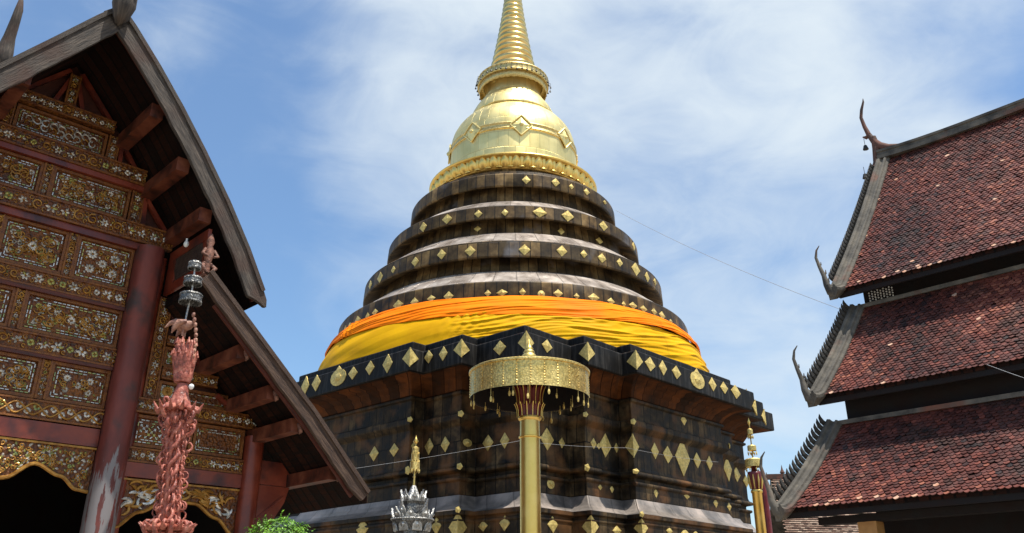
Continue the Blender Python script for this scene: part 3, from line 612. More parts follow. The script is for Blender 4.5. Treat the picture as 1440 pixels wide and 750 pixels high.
b = MB(); b.b2(-.2, UEND - .2, 1.5, 9.5, 0, 5.6); b.b2(UEND - .2, UEND - .1, .3, 10.7, 0, 4.); b.build('hall_wall', M['dark'], hall)
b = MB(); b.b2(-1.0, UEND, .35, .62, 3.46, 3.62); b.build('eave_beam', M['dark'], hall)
for k in range(4):
    b = MB(); u = -.12 + 3.6 * k; b.b2(u, u + .40, .34, .70, 0, 3.46); b.b2(u - .05, u + .45, .29, .75, 0, .3); b.build('ochre_post' if k >= 0 else 'post', M['ochre'], hall).name = 'post'
# pierced white vent in the wall between top and middle roof
b = MB()
for i in range(9):
    for j in range(4):
        b.pyr((-.12 + i * .075, 3.10, 9.12 + j * .07 + (i % 2) * .035), (0, -1, 0), .026, .03, .012)
b.build('pierced_vent', M['bulb'], hall)

# ============================================================ LEFT HALL
S_ = 1.35
LO = (-4.63 * S_, 9.98 * S_, 0)
lh = thing('carved_hall', 'timber hall with gilded mosaic gable panels, red pillars and weathered gable boards', 'temple hall', LO, R(44))
UC = -1.74
def board(b, pts, wid, thick, y0, m=0, down=True, amp=0.):   # a plank in the u-z plane following pts (its outer edge), thickness along +w
    n = len(pts); rows = []; L = [0]
    for i, (u, z) in enumerate(pts):
        a = pts[max(0, i - 1)]; c = pts[min(n - 1, i + 1)]; dx, dz = c[0] - a[0], c[1] - a[1]; l = hypot(dx, dz); dx /= l; dz /= l
        nx, nz_ = dz, -dx      # perpendicular
        if nz_ > 0: nx, nz_ = -nx, -nz_
        w = wid[i] if isinstance(wid, list) else wid
        if i: L.append(L[-1] + hypot(u - pts[i - 1][0], z - pts[i - 1][1]))
        j = amp * mn.noise(Vector((L[-1] * 3, y0, 3))) if amp else 0; j2 = amp * mn.noise(Vector((L[-1] * 4, y0, 9))) if amp else 0
        rows.append([(u + nx * j, y0, z + nz_ * j), (u + nx * (w + j2), y0, z + nz_ * (w + j2)), (u + nx * (w + j2), y0 + thick, z + nz_ * (w + j2)), (u + nx * j, y0 + thick, z + nz_ * j)])
    vv = [0, wid[0] if isinstance(wid, list) else wid]; vs = [0, .25, .33, .6, .7]
    b.grid(rows, lambda i, j: (L[i], vs[j]), True, m); b.face(rows[0][::-1], None, m); b.face(rows[-1], None, m)
def dens(pts, n=8):
    out_ = []
    for (a, b_) in zip(pts, pts[1:]):
        for i in range(n): out_.append((a[0] + (b_[0] - a[0]) * i / n, a[1] + (b_[1] - a[1]) * i / n))
    return out_ + [pts[-1]]
UP = [(0, 10.62), (.3, 10.34), (.79, 9.81), (1.28, 9.23), (1.78, 8.58), (2.3, 7.86), (2.75, 7.16), (3.12, 6.50)]
UPL = [(0, 10.60), (.3, 10.22), (.79, 9.55), (1.28, 8.89), (1.78, 8.24), (2.3, 7.53), (2.75, 6.86), (3.12, 6.2)]
LOWR = [(2.18, 6.60), (3.2, 5.68), (4.3, 4.68), (5.45, 3.52)]
OV = -1.7
YB = 22.
for sgn in (1, -1):
    for nm, line, y0, wid, mt in (('upper_roof', UP, OV, .27, 'wood_grey'), ('lower_roof', LOWR, OV - .02, .25, 'wood_brown')):
        if nm == 'upper_roof' and sgn < 0: line = UPL; wid = .33
        elif nm == 'upper_roof': wid = .31
        pts = dens([(UC + sgn * u, z) for u, z in line], 10)
        # roof sheet (boards + tiles)
        b = MB(); top = [[(u, y0 + .06, z - .02), (u, YB, z - .02)] for u, z in pts]; bot = [[(u, y0 + .06, z - .16), (u, YB, z - .16)] for u, z in pts]
        uvf = lambda i, j: (j * 24., i * .12)
        b.grid(top, uvf, flip=sgn < 0, m=0); b.grid(bot, uvf, flip=sgn > 0, m=1)
        b.face([top[-1][0], top[-1][1], bot[-1][1], bot[-1][0]], None, 1); b.face([top[0][0], top[0][1], bot[0][1], bot[0][0]], None, 1)
        b.grid([[p[0] for p in top], [p[0] for p in bot]], lambda i, j: (j * .1, i * .1), m=1)
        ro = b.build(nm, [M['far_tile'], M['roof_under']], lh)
        ext = list(pts)
        if nm == 'upper_roof':
            e = pts[-1]; ext += [(e[0] + sgn * .05, e[1] - .12), (e[0] + sgn * .06, e[1] - .24)]; wd = [wid] * len(pts) + [.19, .04]
        else:
            wd = [wid] * (len(ext) - 2) + [wid * .92, wid * .8]
        b = MB(); board(b, ext, wd, .075, y0, amp=.02)
        bo = b.build('bargeboard', M[mt], ro); bo.modifiers.new('b', 'BEVEL').width = .008
        b = MB(); board(b, [(u, z + .03) for u, z in pts], .07, .16, y0 - .03); b.build('edge_batten', M[mt], bo)
        b = MB(); board(b, [(u - sgn * .0, z - .26) for u, z in pts[2:-2]], .09, .05, y0 + .10); b.build('inner_board', M['wood_red'], bo)
# purlins that carry the overhang
def purlin(u, z, w, h, y0=-1.42, tip=True):
    b = MB(); b.b2(u - w / 2, u + w / 2, y0, .2, z - h / 2, z + h / 2); o = b.build('purlin', M['purlin'], lh); o.modifiers.new('b', 'BEVEL').width = .012
    if tip:
        b = MB(); b.tube([(u + w * .3, y0 + .05, z + h * .2), (u + w * .3, y0 - .04, z - h * .1), (u + w * .3, y0 - .06, z - h * .5), (u + w * .3, y0 - .02, z - h * .62)], [.05, .05, .035, .008], 6)
        b.build('carved_bracket_tip', M['bracket'], o, True)
for sgn in (1, -1):
    for (u, z) in ((.98, 9.18), (1.55, 8.40), (2.05, 7.65)):
        purlin(UC + sgn * u, z - (.25 if sgn < 0 else 0), .21, .24, tip=False)
    for (u, z) in ((3.02, 5.52), (3.62, 4.96), (4.12, 4.50), (4.92, 3.82)):
        purlin(UC + sgn * u, z, .19, .22)

# rear higher roof with its own finial
b = MB(); ry = 7.6
for sgn in (1, -1):
    pts = [(UC + sgn * u * .8, z * .78 + 5.9) for u, z in UP]
    b.grid([[(u, ry, z), (u, YB, z)] for u, z in pts], lambda i, j: (j * 14, i * .5), flip=sgn < 0); b.grid([[(u, ry, z - .18), (u, YB, z - .18)] for u, z in pts], lambda i, j: (j * 14, i * .5), flip=sgn > 0)
    board(b, pts, .26, .08, ry - .05)
rr_ = b.build('rear_roof', [M['wood_grey']], lh)
def lfinial(c, k, name, par):
    b = MB(); c = Vector(c)
    b.tube([c + Vector(q) * k for q in ((0, .5, -.05), (0, .1, 0.0), (0, -.05, .18), (0, -.06, .5), (0, -.1, .85), (0, -.22, 1.2), (0, -.28, 1.5), (0, -.2, 1.8), (0, -.05, 2.1))], [.10 * k, .17 * k, .2 * k, .17 * k, .12 * k, .1 * k, .085 * k, .05 * k, .01], 10)
    b.tube([c + Vector(q) * k for q in ((0, -.1, 1.18), (0, -.2, 1.1), (0, -.25, 1.2))], [.07 * k, .05 * k, .02 * k], 6)
    return b.build(name, M['wood_grey'], par, True)
b = MB(); c = Vector((UC + .02, OV - .1, 10.30))
b.tube([c + Vector(q) for q in ((0, .5, .05), (0, .08, -.0), (0, 0, .0), (.0, -.03, .25), (.0, -.03, .55), (0, -.06, .9), (0, -.2, 1.4), (0, -.1, 1.9))], [.05, .06, .11, .18, .17, .13, .09, .02], 12)
b.tube([c + Vector(q) for q in ((.05, -.1, .6), (.12, -.22, .55), (.14, -.26, .66))], [.07, .05, .02], 6)
b.build('roof_finial', M['wood_grey'], lh, True)
lfinial((UC, ry + .1, 14.1), 1.15, 'roof_finial', lh)
# ---- frames, pillars, beams
def pillar(u, w, ztop, name='pillar', mt='red_pillar', y=.0, rnd=True):
    b = MB(); h = w / 2; ch = h * .45
    sec = [(-h, -h + ch), (-h + ch, -h), (h - ch, -h), (h, -h + ch), (h, h - ch), (h - ch, h), (-h + ch, h), (-h, h - ch)]
    rows = [[(u + x, y + q, z) for x, q in sec] for z in [ztop * i / 24. for i in range(25)]]
    b.grid(rows, lambda i, j: (ztop * i / 24., j * .1), True); o = b.build(name, M[mt], lh, True); return o
for sgn in (1, -1):
    pillar(UC + sgn * 1.75, .42, 7.36, y=-.08)
    pillar(UC + sgn * 2.02, .16, 7.3, 'pilaster', 'red_beam', y=.06)
    pillar(UC + sgn * 4.13, .31, 4.5, 'pillar', 'red_beam', y=-.02)
# back panel wall (dark) behind carvings and a closed body so the doorways look into a dark room
def wallbox(name, x0, x1, y0, y1, z0, z1, mt, par=lh): b = MB(); b.b2(x0, x1, y0, y1, z0, z1); return b.build(name, M[mt], par)
b = MB()
gp = [(UC - 1.9, 4.0), (UC + 1.9, 4.0), (UC + 1.9, 7.9), (UC + .9, 9.4), (UC, 10.35), (UC - .9, 9.4), (UC - 1.9, 7.9)]
b.face([(u, .10, z) for u, z in gp]); b.face([(u, .2, z) for u, z in gp][::-1])
for sgn in (1, -1):
    q = [(UC + sgn * 1.9, 3.62), (UC + sgn * 4.2, 3.62), (UC + sgn * 4.2, 4.45), (UC + sgn * 2.4, 6.1), (UC + sgn * 1.9, 6.6)]
    b.face([(u, .11, z) for u, z in (q if sgn > 0 else q[::-1])]); b.face([(u, .2, z) for u, z in (q[::-1] if sgn > 0 else q)])
b.build('gable_wall', M['panel_red'], lh)
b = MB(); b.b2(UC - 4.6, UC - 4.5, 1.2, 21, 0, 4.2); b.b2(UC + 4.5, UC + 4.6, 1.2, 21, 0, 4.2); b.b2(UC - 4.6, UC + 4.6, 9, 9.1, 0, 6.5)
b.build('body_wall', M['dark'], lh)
PM = [M['gilt_wood'], M['gilt_mould'], M['mirror'], M['mirror_green'], M['gilt_scroll']]
# ---- ornament kit: everything in the u-z plane, relief towards -w
NRM = Vector((0, -1, 0))
def V2(u, z, y): return Vector((u, y, z))
class Orn:
    def __init__(s): s.w = MB(); s.g = MB()
    def petal(s, u, z, ang, l, w, y, m=0, tgt=None):
        t = tgt or s.w; d = (cos(ang), sin(ang)); n = (-d[1], d[0])
        P = [(0, 0, 0), (l * .35, w / 2, .3), (l * .75, w * .42, .3), (l, 0, .1), (l * .75, -w * .42, .3), (l * .35, -w / 2, .3)]
        base = len(t.v); ctr = V2(u + d[0] * l * .55, z + d[1] * l * .55, y - .022)
        t.v += [tuple(V2(u + d[0] * a + n[0] * b_, z + d[1] * a + n[1] * b_, y - .006)) for a, b_, _ in P] + [tuple(ctr)]
        for i in range(6):
            t.f.append((base + i, base + 6, base + (i + 1) % 6)); t.uv.append([(0, 0)] * 3); t.m.append(m); t.a.append(0)
    def flower(s, u, z, r, y, n=8, m=0, ph=0):
        for i in range(n): s.petal(u + cos(i * 2 * pi / n + ph) * r * .18, z + sin(i * 2 * pi / n + ph) * r * .18, i * 2 * pi / n + ph, r * .82, r * 1.9 * sin(pi / n) * .78, y, m)
        s.g.pyr(V2(u, z, y - .01), NRM, r * .2, r * .2, .02, sides=6)
    def dash(s, u0, z0, u1, z1, y, th=.014, L=.065, m=0, gap=.25):
        l = hypot(u1 - u0, z1 - z0); n = max(1, int(l / L)); dx, dz = (u1 - u0) / l, (z1 - z0) / l
        for i in range(n):
            if random.random() < .2: continue
            a = (i + gap / 2) * l / n; c = (i + 1 - gap / 2) * l / n; q = random.random()
            cu, cz = u0 + dx * (a + c) / 2, z0 + dz * (a + c) / 2; hw = (c - a) / 2
            Mx = Matrix(((dx, 0, -dz), (0, 1, 0), (dz, 0, dx)))
            s.w.box(V2(cu, cz, y - .006), (hw, .008, th / 2), Mx, 0 if q < .62 else 1)
    def scroll(s, u, z, r, y, a0, turns=1.1, sg=1, th=.016, tgt=None, m=0):
        t = tgt or s.g; P = []; n = 11
        for i in range(n + 1):
            q = i / n; a = a0 + sg * turns * 2 * pi * q; rr = r * (1 - .72 * q); P.append(V2(u + cos(a) * rr, z + sin(a) * rr, y - .016))
        t.tube(P, [th * (1 - .45 * i / n) for i in range(n + 1)], 5, m)
    def strip_flowers(s, u0, z0, u1, z1, h, y, step=None, alt=True):
        l = hypot(u1 - u0, z1 - z0); step = step or h * .80; n = max(1, round(l / step)); dx, dz = (u1 - u0) / l, (z1 - z0) / l; a0 = math.atan2(dz, dx)
        for i in range(n):
            t = (i + .5) / n * l + random.uniform(-.01, .01); cu, cz = u0 + dx * t, z0 + dz * t; r = h * random.uniform(.27, .36)
            k = random.random()
            if k < .62:      # paired long petals with a gold heart, many of them chipped
                for q in range(6):
                    if random.random() < .1: continue
                    an = a0 + q * pi / 3 + random.uniform(-.12, .12); s.petal(cu + cos(an) * r * .15, cz + sin(an) * r * .15, an, r * random.uniform(.75, 1.05), r * .5, y, 0 if random.random() < .85 else 1)
                s.g.pyr(V2(cu, cz, y - .01), NRM, r * .22, r * .22, .02, sides=6)
            elif k < .8: s.flower(cu, cz, r * .8, y, 4, random.choice((0, 1)), random.random() * 3)
            else: s.scroll(cu, cz, r * 1.05, y, random.random() * 6, 1.2, random.choice((1, -1)))
            for q in (-1, 1):
                s.scroll(cu + dx * step * .5 - dz * q * h * .26, cz + dz * step * .5 + dx * q * h * .26, h * .15, y, random.random() * 6, .9, q, .009)
                s.petal(cu + dx * step * .5 - dz * q * h * .1, cz + dz * step * .5 + dx * q * h * .1, random.random() * 6.3, h * .16, h * .09, y, random.choice((0, 0, 1)))
def panel(u0, u1, z0, z1, style='daisy', y=.02, par=lh, name='carved_panel'):
    if u1 - u0 < .08 or z1 - z0 < .06: return
    b = MB(); fr = .045
    b.b2(u0, u1, y + .03, y + .08, z0, z1, 0)
    for (a, c, e, f) in ((u0, u1, z0, z0 + fr), (u0, u1, z1 - fr, z1), (u0, u0 + fr, z0 + fr, z1 - fr), (u1 - fr, u1, z0 + fr, z1 - fr)): b.b2(a, c, y - .02, y + .03, e, f, 1)
    o = Orn(); yy = y + .028
    for ins in (.075, .115) if min(u1 - u0, z1 - z0) > .45 else (.07,):
        for (a, c, e, f) in ((u0 + ins, z0 + ins, u1 - ins, z0 + ins), (u1 - ins, z0 + ins, u1 - ins, z1 - ins), (u1 - ins, z1 - ins, u0 + ins, z1 - ins), (u0 + ins, z1 - ins, u0 + ins, z0 + ins)): o.dash(a, c, e, f, yy)
    iu0, iu1, iz0, iz1 = u0 + .15, u1 - .15, z0 + .14, z1 - .14; W_, H_ = iu1 - iu0, iz1 - iz0; cu, cz = (u0 + u1) / 2, (z0 + z1) / 2
    if W_ > 0 and H_ > 0:
        if style == 'daisy':
            for fx, fz in ((.2, .78), (.8, .78), (.2, .22), (.8, .22), (.5, .5)):
                o.flower(iu0 + W_ * fx, iz0 + H_ * fz, min(W_, H_) * random.uniform(.17, .2), yy, random.choice((8, 9, 10)), 0, random.random())
            for k in range(int(150 * W_ * H_)):
                fu, fz = random.random(), random.random()
                if min(hypot((fu - a) * W_, (fz - c) * H_) for a, c in ((.2, .78), (.8, .78), (.2, .22), (.8, .22), (.5, .5))) < min(W_, H_) * .2: continue
                o.petal(iu0 + fu * W_, iz0 + fz * H_, random.random() * 6.3, .05, .03, yy, random.choice((0, 0, 1)))
                if k % 2 == 0: o.scroll(iu0 + fu * W_, iz0 + fz * H_, .05, yy, random.random() * 6, 1, 1, .01)
        elif style == 'fret':
            th = .026
            for i in range(max(2, int(W_ / .125))):
                for j in range(max(2, int(H_ / .11))):
                    uu = iu0 + (i + .5) * W_ / max(2, int(W_ / .125)); zz = iz0 + (j + .5) * H_ / max(2, int(H_ / .11)); r = .052; a0 = random.choice((0, pi / 2, pi, 3 * pi / 2)); wht = random.random() < .55
                    P = [V2(uu + r * cos(a0 + t * .55) * (1.2 if t < 3 else 1), zz + r * sin(a0 + t * .55), yy - .015) for t in range(8)] + [V2(uu + r * cos(a0 + 3.85) + .04 * cos(a0 - .4), zz + r * sin(a0 + 3.85) + .06 * sin(a0 - .4), yy - .015)]
                    (o.w if wht else o.g).tube(P, .013 if wht else .011, 5, 0)
        elif style == 'lattice':
            n = 7
            for i in range(-n, n * 3):
                for sg in (1, -1):
                    uA = iu0 + i * .09; P = []
                    a = (max(iu0, uA), iz0 + (max(iu0, uA) - uA) if sg > 0 else iz1 - (max(iu0, uA) - uA)); e_u = min(iu1, uA + H_)
                    if e_u <= a[0] or uA > iu1: continue
                    e = (e_u, iz0 + (e_u - uA) if sg > 0 else iz1 - (e_u - uA)); o.dash(a[0], a[1], e[0], e[1], yy, .014, .06)
        elif style == 'plain':
            pass
        elif style == 'scroll':
            for i in range(int(60 * W_ * H_) + 6):
                fu, fz = random.random(), random.random(); o.scroll(iu0 + fu * W_, iz0 + fz * H_, random.uniform(.05, .1), yy, random.random() * 6, 1.2, random.choice((1, -1)), .014)
                o.flower(iu0 + random.random() * W_, iz0 + random.random() * H_, random.uniform(.03, .055), yy, 5, random.choice((0, 0, 1)), random.random())
        else:   # 'spray'
            o.flower(cu, cz, min(W_, H_) * .2, yy, 8)
            for sg in (1, -1):
                for s2 in (1, -1):
                    for k in range(3):
                        x = cu + sg * W_ * (.16 + .12 * k); zz = cz + s2 * H_ * (.12 + .1 * (k % 2) + .08 * k); o.scroll(x, zz, .075, yy, random.random() * 6, 1.1, sg * s2, .013)
                        o.flower(x + sg * .05, zz + s2 * .03, .05, yy, 5, random.choice((0, 0, 1)), k); o.flower(x, cz, .04, yy, 4, 0, k)
            for k in range(int(190 * W_ * H_)):
                pu, pz = iu0 + random.random() * W_, iz0 + random.random() * H_; o.petal(pu, pz, random.random() * 6.3, random.uniform(.04, .06), .03, yy, random.choice((0, 0, 1)))
                if k % 3 == 0: o.scroll(pu, pz, random.uniform(.04, .07), yy, random.random() * 6, 1, random.choice((1, -1)), .010)
    b.add(o.w, 2); b.add(o.g, 4); b.build(name, PM, par)
def strip(u0, u1, z0, z1, y=-.03, wave=False, name='carved_rail'):
    b = MB(); h = min(z1 - z0, u1 - u0); b.b2(u0, u1, y, y + .1, z0, z1, 0)
    vert = (z1 - z0) > (u1 - u0); e = .028
    if vert: rails = ((u0, u0 + e, z0, z1), (u1 - e, u1, z0, z1))
    else: rails = ((u0, u1, z0, z0 + e), (u0, u1, z1 - e, z1))
    for a, c, f, g_ in rails: b.b2(a, c, y - .022, y, f, g_, 1)
    o = Orn()
    if vert: o.strip_flowers((u0 + u1) / 2, z0 + .03, (u0 + u1) / 2, z1 - .03, h * .85, y)
    elif wave:
        P = []; n = int((u1 - u0) / .03); cz = (z0 + z1) / 2
        for ph in (0, pi):
            o.g.tube([V2(u0 + i * .03, cz + h * .28 * sin(i * .03 * 13 + ph), y - .012) for i in range(n + 1)], .014, 5)
        k = 0; u = u0 + .06
        while u < u1 - .05:
            o.flower(u, cz + h * .12 * (1 if k % 2 else -1), .055, y, 4, random.choice((0, 0, 1)), k); u += .12; k += 1
    else: o.strip_flowers(u0 + .03, (z0 + z1) / 2, u1 - .03, (z0 + z1) / 2, h * .8, y)
    b.add(o.w, 2); b.add(o.g, 4); b.build(name, PM, lh)
def beam(u0, u1, z0, z1, y0=-.06, y1=.12, mt='red_beam', name='beam'):
    b = MB(); b.b2(u0, u1, y0, y1, z0, z1); o = b.build(name, M[mt], lh); o.modifiers.new('b', 'BEVEL').width = .01
MB0, MB1 = UC - 1.53, UC + 1.53       # between the big pillars
# main bay, from the doorway up
beam(MB0, MB1, 4.0, 4.27, -.04)
strip(MB0, MB1, 4.29, 4.58, wave=True)
def row(z0, z1, cuts, styles, half=1.53, dv=.075):
    xs = [-half] + [c for c in cuts] + [half]
    for i in range(len(xs) - 1):
        a = xs[i] + (dv if i else 0); c = xs[i + 1] - (dv if i < len(xs) - 2 else 0)
        panel(UC + a, UC + c, z0, z1, styles[i % len(styles)])
    for c in cuts: strip(UC + c - dv, UC + c + dv, z0, z1, 0.0, name='carved_stile')
row(4.60, 5.20, (-.58, .58), ('daisy', 'spray', 'daisy'))
beam(MB0, MB1, 5.205, 5.255, -.055, mt='wood_red', name='dark_rail')
strip(MB0, MB1, 5.26, 5.56)
row(5.58, 6.20, (0,), ('spray', 'spray'))
beam(MB0, MB1, 6.205, 6.265, -.055, mt='wood_red', name='dark_rail')
strip(MB0, MB1, 6.27, 6.55)
row(6.57, 7.30, (-.55, .55), ('daisy', 'spray', 'daisy'))
beam(MB0 - .1, MB1 + .1, 7.31, 7.42, -.07, name='beam')
strip(UC - 2.1, UC + 2.1, 7.425, 7.75, -.10)
row(7.78, 8.36, (-.05,), ('scroll', 'spray'), half=1.28)
for sg in (1, -1):
    a, c = sorted((UC + sg * 1.30, UC + sg * 1.52)); strip(a, c, 7.78, 8.36, 0.0, name='carved_stile')
beam(UC - 1.5, UC + 1.5, 8.37, 8.46, -.07, name='beam')
strip(UC - 1.45, UC + 1.45, 8.465, 8.76, -.08)
panel(UC - .72, UC + .72, 8.78, 9.24, 'fret')
for sg in (1, -1):
    a, c = sorted((UC + sg * .74, UC + sg * .93)); strip(a, c, 8.78, 9.24, 0.0, name='carved_stile')
strip(UC - .78, UC + .78, 9.26, 9.48, -.08)
strip(UC - .09, UC + .09, 9.5, 10.1, -.05, name='king_post')
def strut(a, c, w=.07, y=-.03): b = MB(); board(b, [a, ((a[0] + c[0]) / 2, (a[1] + c[1]) / 2), c], w, .08, y); b.build('strut', M['red_beam'], lh)
for sg in (1, -1):
    strut((UC + sg * .12, 10.2), (UC + sg * .82, 9.42)); strut((UC + sg * .10, 10.0), (UC + sg * .26, 9.5)); strut((UC + sg * .98, 9.2), (UC + sg * 1.42, 8.62)); strut((UC + sg * 1.0, 9.2), (UC + sg * 1.02, 8.78)); strut((UC + sg * 1.58, 8.3), (UC + sg * 2.02, 7.78)); strut((UC + sg * 1.56, 8.4), (UC + sg * 1.6, 7.8))
# arched valance boards over the doorways
def arch(u0, u1, ztop, prof, name='arched_valance', big=False, y=0.0):
    b = MB(); n = len(prof); m = 6; P = []
    pr = []
    for (a, c) in zip(prof, prof[1:]):
        for k in range(m): t = k / m; t = t * t * (3 - 2 * t); pr.append((a[0] + (c[0] - a[0]) * k / m, a[1] + (c[1] - a[1]) * t))
    pr.append(prof[-1])
    b.grid([[(u, y, ztop) for u, z in pr], [(u, y, z) for u, z in pr]], lambda i, j: (pr[min(j, len(pr) - 1)][0], pr[min(j, len(pr) - 1)][1] if i else ztop), m=0)
    b.grid([[(u, y + .07, z) for u, z in pr], [(u, y + .07, ztop) for u, z in pr]], m=0)
    b.grid([[(u, y, z) for u, z in pr], [(u, y + .07, z) for u, z in pr]], m=0)
    q_b = MB(); q_b.tube([V2(u, z + .01, y - .01) for u, z in pr], .028, 6); q_b.b2(u0, u1, y - .03, y - .002, ztop - .03, ztop - .002); b.add(q_b, 4)
    o = Orn(); k = 0
    def low_(u):
        for a, c in zip(pr, pr[1:]):
            if a[0] <= u <= c[0]: return a[1] + (c[1] - a[1]) * (u - a[0]) / max(1e-6, c[0] - a[0])
        return ztop
    cnt = 0
    while cnt < (420 if not big else 120):
        u = random.uniform(u0 + .05, u1 - .05); lz = low_(u) + .07
        if lz > ztop - .08: cnt += 1; continue
        z = random.uniform(lz, ztop - .07)
        if big:
            P = []; a = random.random() * 6.3; uu, zz = u, z; cv = random.choice((-1, 1)) * random.uniform(5, 10)
            for i in range(8):
                P.append(V2(uu, zz, y - .02)); uu += cos(a) * .035; zz += sin(a) * .03; a += cv * .035
            if all(low_(p.x) + .03 < p.z < ztop - .03 and u0 < p.x < u1 for p in P): (o.w if random.random() < .4 else o.g).tube(P, [.008, .02, .026, .028, .028, .024, .018, .006], 5)
        else:
            o.petal(u, z, random.random() * 6.3, .055, .034, y, random.choice((0, 0, 1, 1)))
            if cnt % 3 == 0: o.scroll(u, z, .035, y, random.random() * 6, 1, 1, .010)
        cnt += 1
    b.add(o.w, 2); b.add(o.g, 4); b.build(name, PM, lh)
cw = .76
lobe = [(0, 3.30), (.35, 3.42), (.72, 3.66), (1.10, 3.52), (1.36, 3.35), (1.53, 3.33)]
mainp = [(UC - u, z) for u, z in lobe[::-1]] + [(UC + u, z) for u, z in lobe[1:]]
arch(MB0, MB1, 3.99, mainp)
# side bays
for sg in (1, -1):
    def rng(a, c): return sorted((UC + sg * a, UC + sg * c))
    a, c = rng(2.0, 3.97); arch(a, c, 3.60, [(a, 2.85), (a + .35, 3.10), (a + .75, 3.30), (c - .75, 3.30), (c - .35, 3.1), (c, 2.85)] if True else None, big=True)
    beam(a, c, 3.62, 3.84, -.05); strip(a, c, 3.85, 4.08, -.02)
    q = rng(2.0, 2.72); panel(q[0], q[1], 4.10, 4.60, 'lattice')
    q = rng(2.74, 3.02); panel(q[0], q[1], 4.10, 4.60, 'spray'); q = rng(3.04, 3.95); panel(q[0], q[1], 4.10, 4.60, 'plain')
    q = rng(1.98, 4.2); strip(q[0], q[1], 4.62, 4.86, -.06)
    q = rng(2.08, 2.30); strip(q[0], q[1], 4.88, 6.6, -.02, name='carved_stile')
    q = rng(2.32, 2.66); panel(q[0], q[1], 4.88, 5.2, 'spray'); q = rng(2.68, 3.55); panel(q[0], q[1], 4.88, 5.14, 'scroll')
    q = rng(2.32, 3.3); strip(q[0], q[1], 5.22, 5.42, -.05)
    q = rng(2.32, 2.8); panel(q[0], q[1], 5.44, 5.78, 'spray'); q = rng(2.32, 2.7); strip(q[0], q[1], 5.8, 5.96, -.04)
    strut((UC + sg * 3.35, 5.15), (UC + sg * 3.75, 4.88)); strut((UC + sg * 2.75, 5.9), (UC + sg * 3.1, 5.45)); strut((UC + sg * 2.3, 6.45), (UC + sg * 2.6, 6.0))
    # beam and carved bracket outside the last pillar
    q = rng(4.28, 5.0); beam(q[0], q[1], 3.72, 4.12, -.05, .1)
    b = MB(); cx = UC + sg * 4.28; P = [(0, 3.71), (.62, 3.71), (.55, 3.45), (.40, 3.2), (.28, 2.95), (.16, 2.6), (0, 2.45)]
    f = [(cx + sg * u, -.04, z) for u, z in P]; b.face(f if sg < 0 else f[::-1]); b.face([(x, .05, z) for x, _, z in (f[::-1] if sg < 0 else f)])
    b.grid([[p for p in f], [(x, .05, z) for x, _, z in f]])
    for k in range(9): b.tube([V2(cx + sg * (.06 + .05 * k + .05 * cos(t)), 3.6 - .11 * (9 - k) * .4 - .03 * t + .02 * sin(3 * t), -.05) for t in range(5)], [.005, .018, .02, .015, .004], 5)
    b.build('carved_bracket', M['red_beam'], lh)
# louvred bracket board between upper and lower roof, with a small carved figure on its end
for sg in (1, -1):
    x = UC + sg * 2.14; b = MB()
    b.b2(x - .03, x + .03, -1.5, -.05, 6.62, 6.78); b.b2(x - .03, x + .03, -1.5, -.05, 7.22, 7.40); b.b2(x - .03, x + .03, -.35, -.05, 6.78, 7.22); b.b2(x - .03, x + .03, -1.5, -1.42, 6.78, 7.22)
    b.b2(x + sg * .0 - .012, x + .012, -1.42, -.3, 6.78, 7.22)
    po = b.build('bracket_board', M['red_beam'], lh); b = MB()
    for k in range(22):
        yy = -1.40 + k * .05; b.box((x, yy, 7.0), (.03, .009, .24), Matrix.Rotation(R(-28), 3, 'X'))
    b.build('louvres', M['wood_brown'], po)
    b = MB(); c = Vector((x, -1.58, 6.62))
    b.tube([c + Vector((0, .02, .0)), c + Vector((0, 0, .16)), c + Vector((0, -.02, .34)), c + Vector((0, 0, .44)), c + Vector((0, 0, .52)), c + Vector((0, .0, .66))], [.08, .055, .085, .045, .07, .02], 8)
    for s2 in (1, -1): b.tube([c + Vector((s2 * .07, -.02, .38)), c + Vector((s2 * .13, -.06, .28)), c + Vector((s2 * .05, -.1, .24))], [.03, .028, .02], 6); b.tube([c + Vector((s2 * .05, -.0, .14)), c + Vector((s2 * .11, -.08, .06)), c + Vector((s2 * .04, -.1, -.02))], [.04, .035, .02], 6)
    b.tube([c + Vector((0, .06, -.05)), c + Vector((-.03, -.03, -.10)), c + Vector((-.08, -.1, -.05))], [.05, .05, .01], 6)
    b.build('bracket_carving', M['bracket'], po, True)
bq = MB(); q = Vector((UC + 2.0, -.95, 7.36)); bq.lathe([(.001, .06), (.03, .05), (.045, 0), (.03, -.04), (.001, -.055)], 12, (q.x, q.y, q.z - .1)); bq.tube([q, q - Vector((0, 0, .06))], .018, 6); bq.build('lamp_bulb', M['bulb'], lh, True)

# ============================================================ GOLD PARASOLS
def parasol(loc, name, label):
    t = thing(name, label, 'parasol', loc); return t
def vz(X, Y, y):    # height on the vertical through (X,Y) seen at picture row y
    phi = TH + atan((330 - y) / 1200.); return 1.6 + tan(phi) * Y
PX = atY(745, 600, 15.); gx, gy = PX.x, 15.
t = parasol((gx, gy, 0), 'ceremonial_parasol', 'large gold drum shaped parasol on a tall gold column in front of the stupa')
rim = 1.06
zt = 1.6 + tan(TH + atan((330 - 503) / 1200.)) * (gy - rim); zb = 1.6 + tan(TH + atan((330 - 541) / 1200.)) * (gy - rim)
zc = vz(gx, gy, 549); zc2 = vz(gx, gy, 587); z3 = vz(gx, gy, 614)
b = MB(); rc = .175
b.lathe([(.42, 0), (.42, .12), (.34, .16), (.34, .3), (.25, .36), (.24, .5), (rc, .55), (rc, z3 - .04), (rc + .02, z3 - .03), (rc + .022, z3 - .01), (rc, z3), (rc - .005, zc2 - .07), (rc + .02, zc2 - .055), (rc + .035, zc2 - .03), (rc + .03, zc2), (rc, zc2 + .01)], 40)
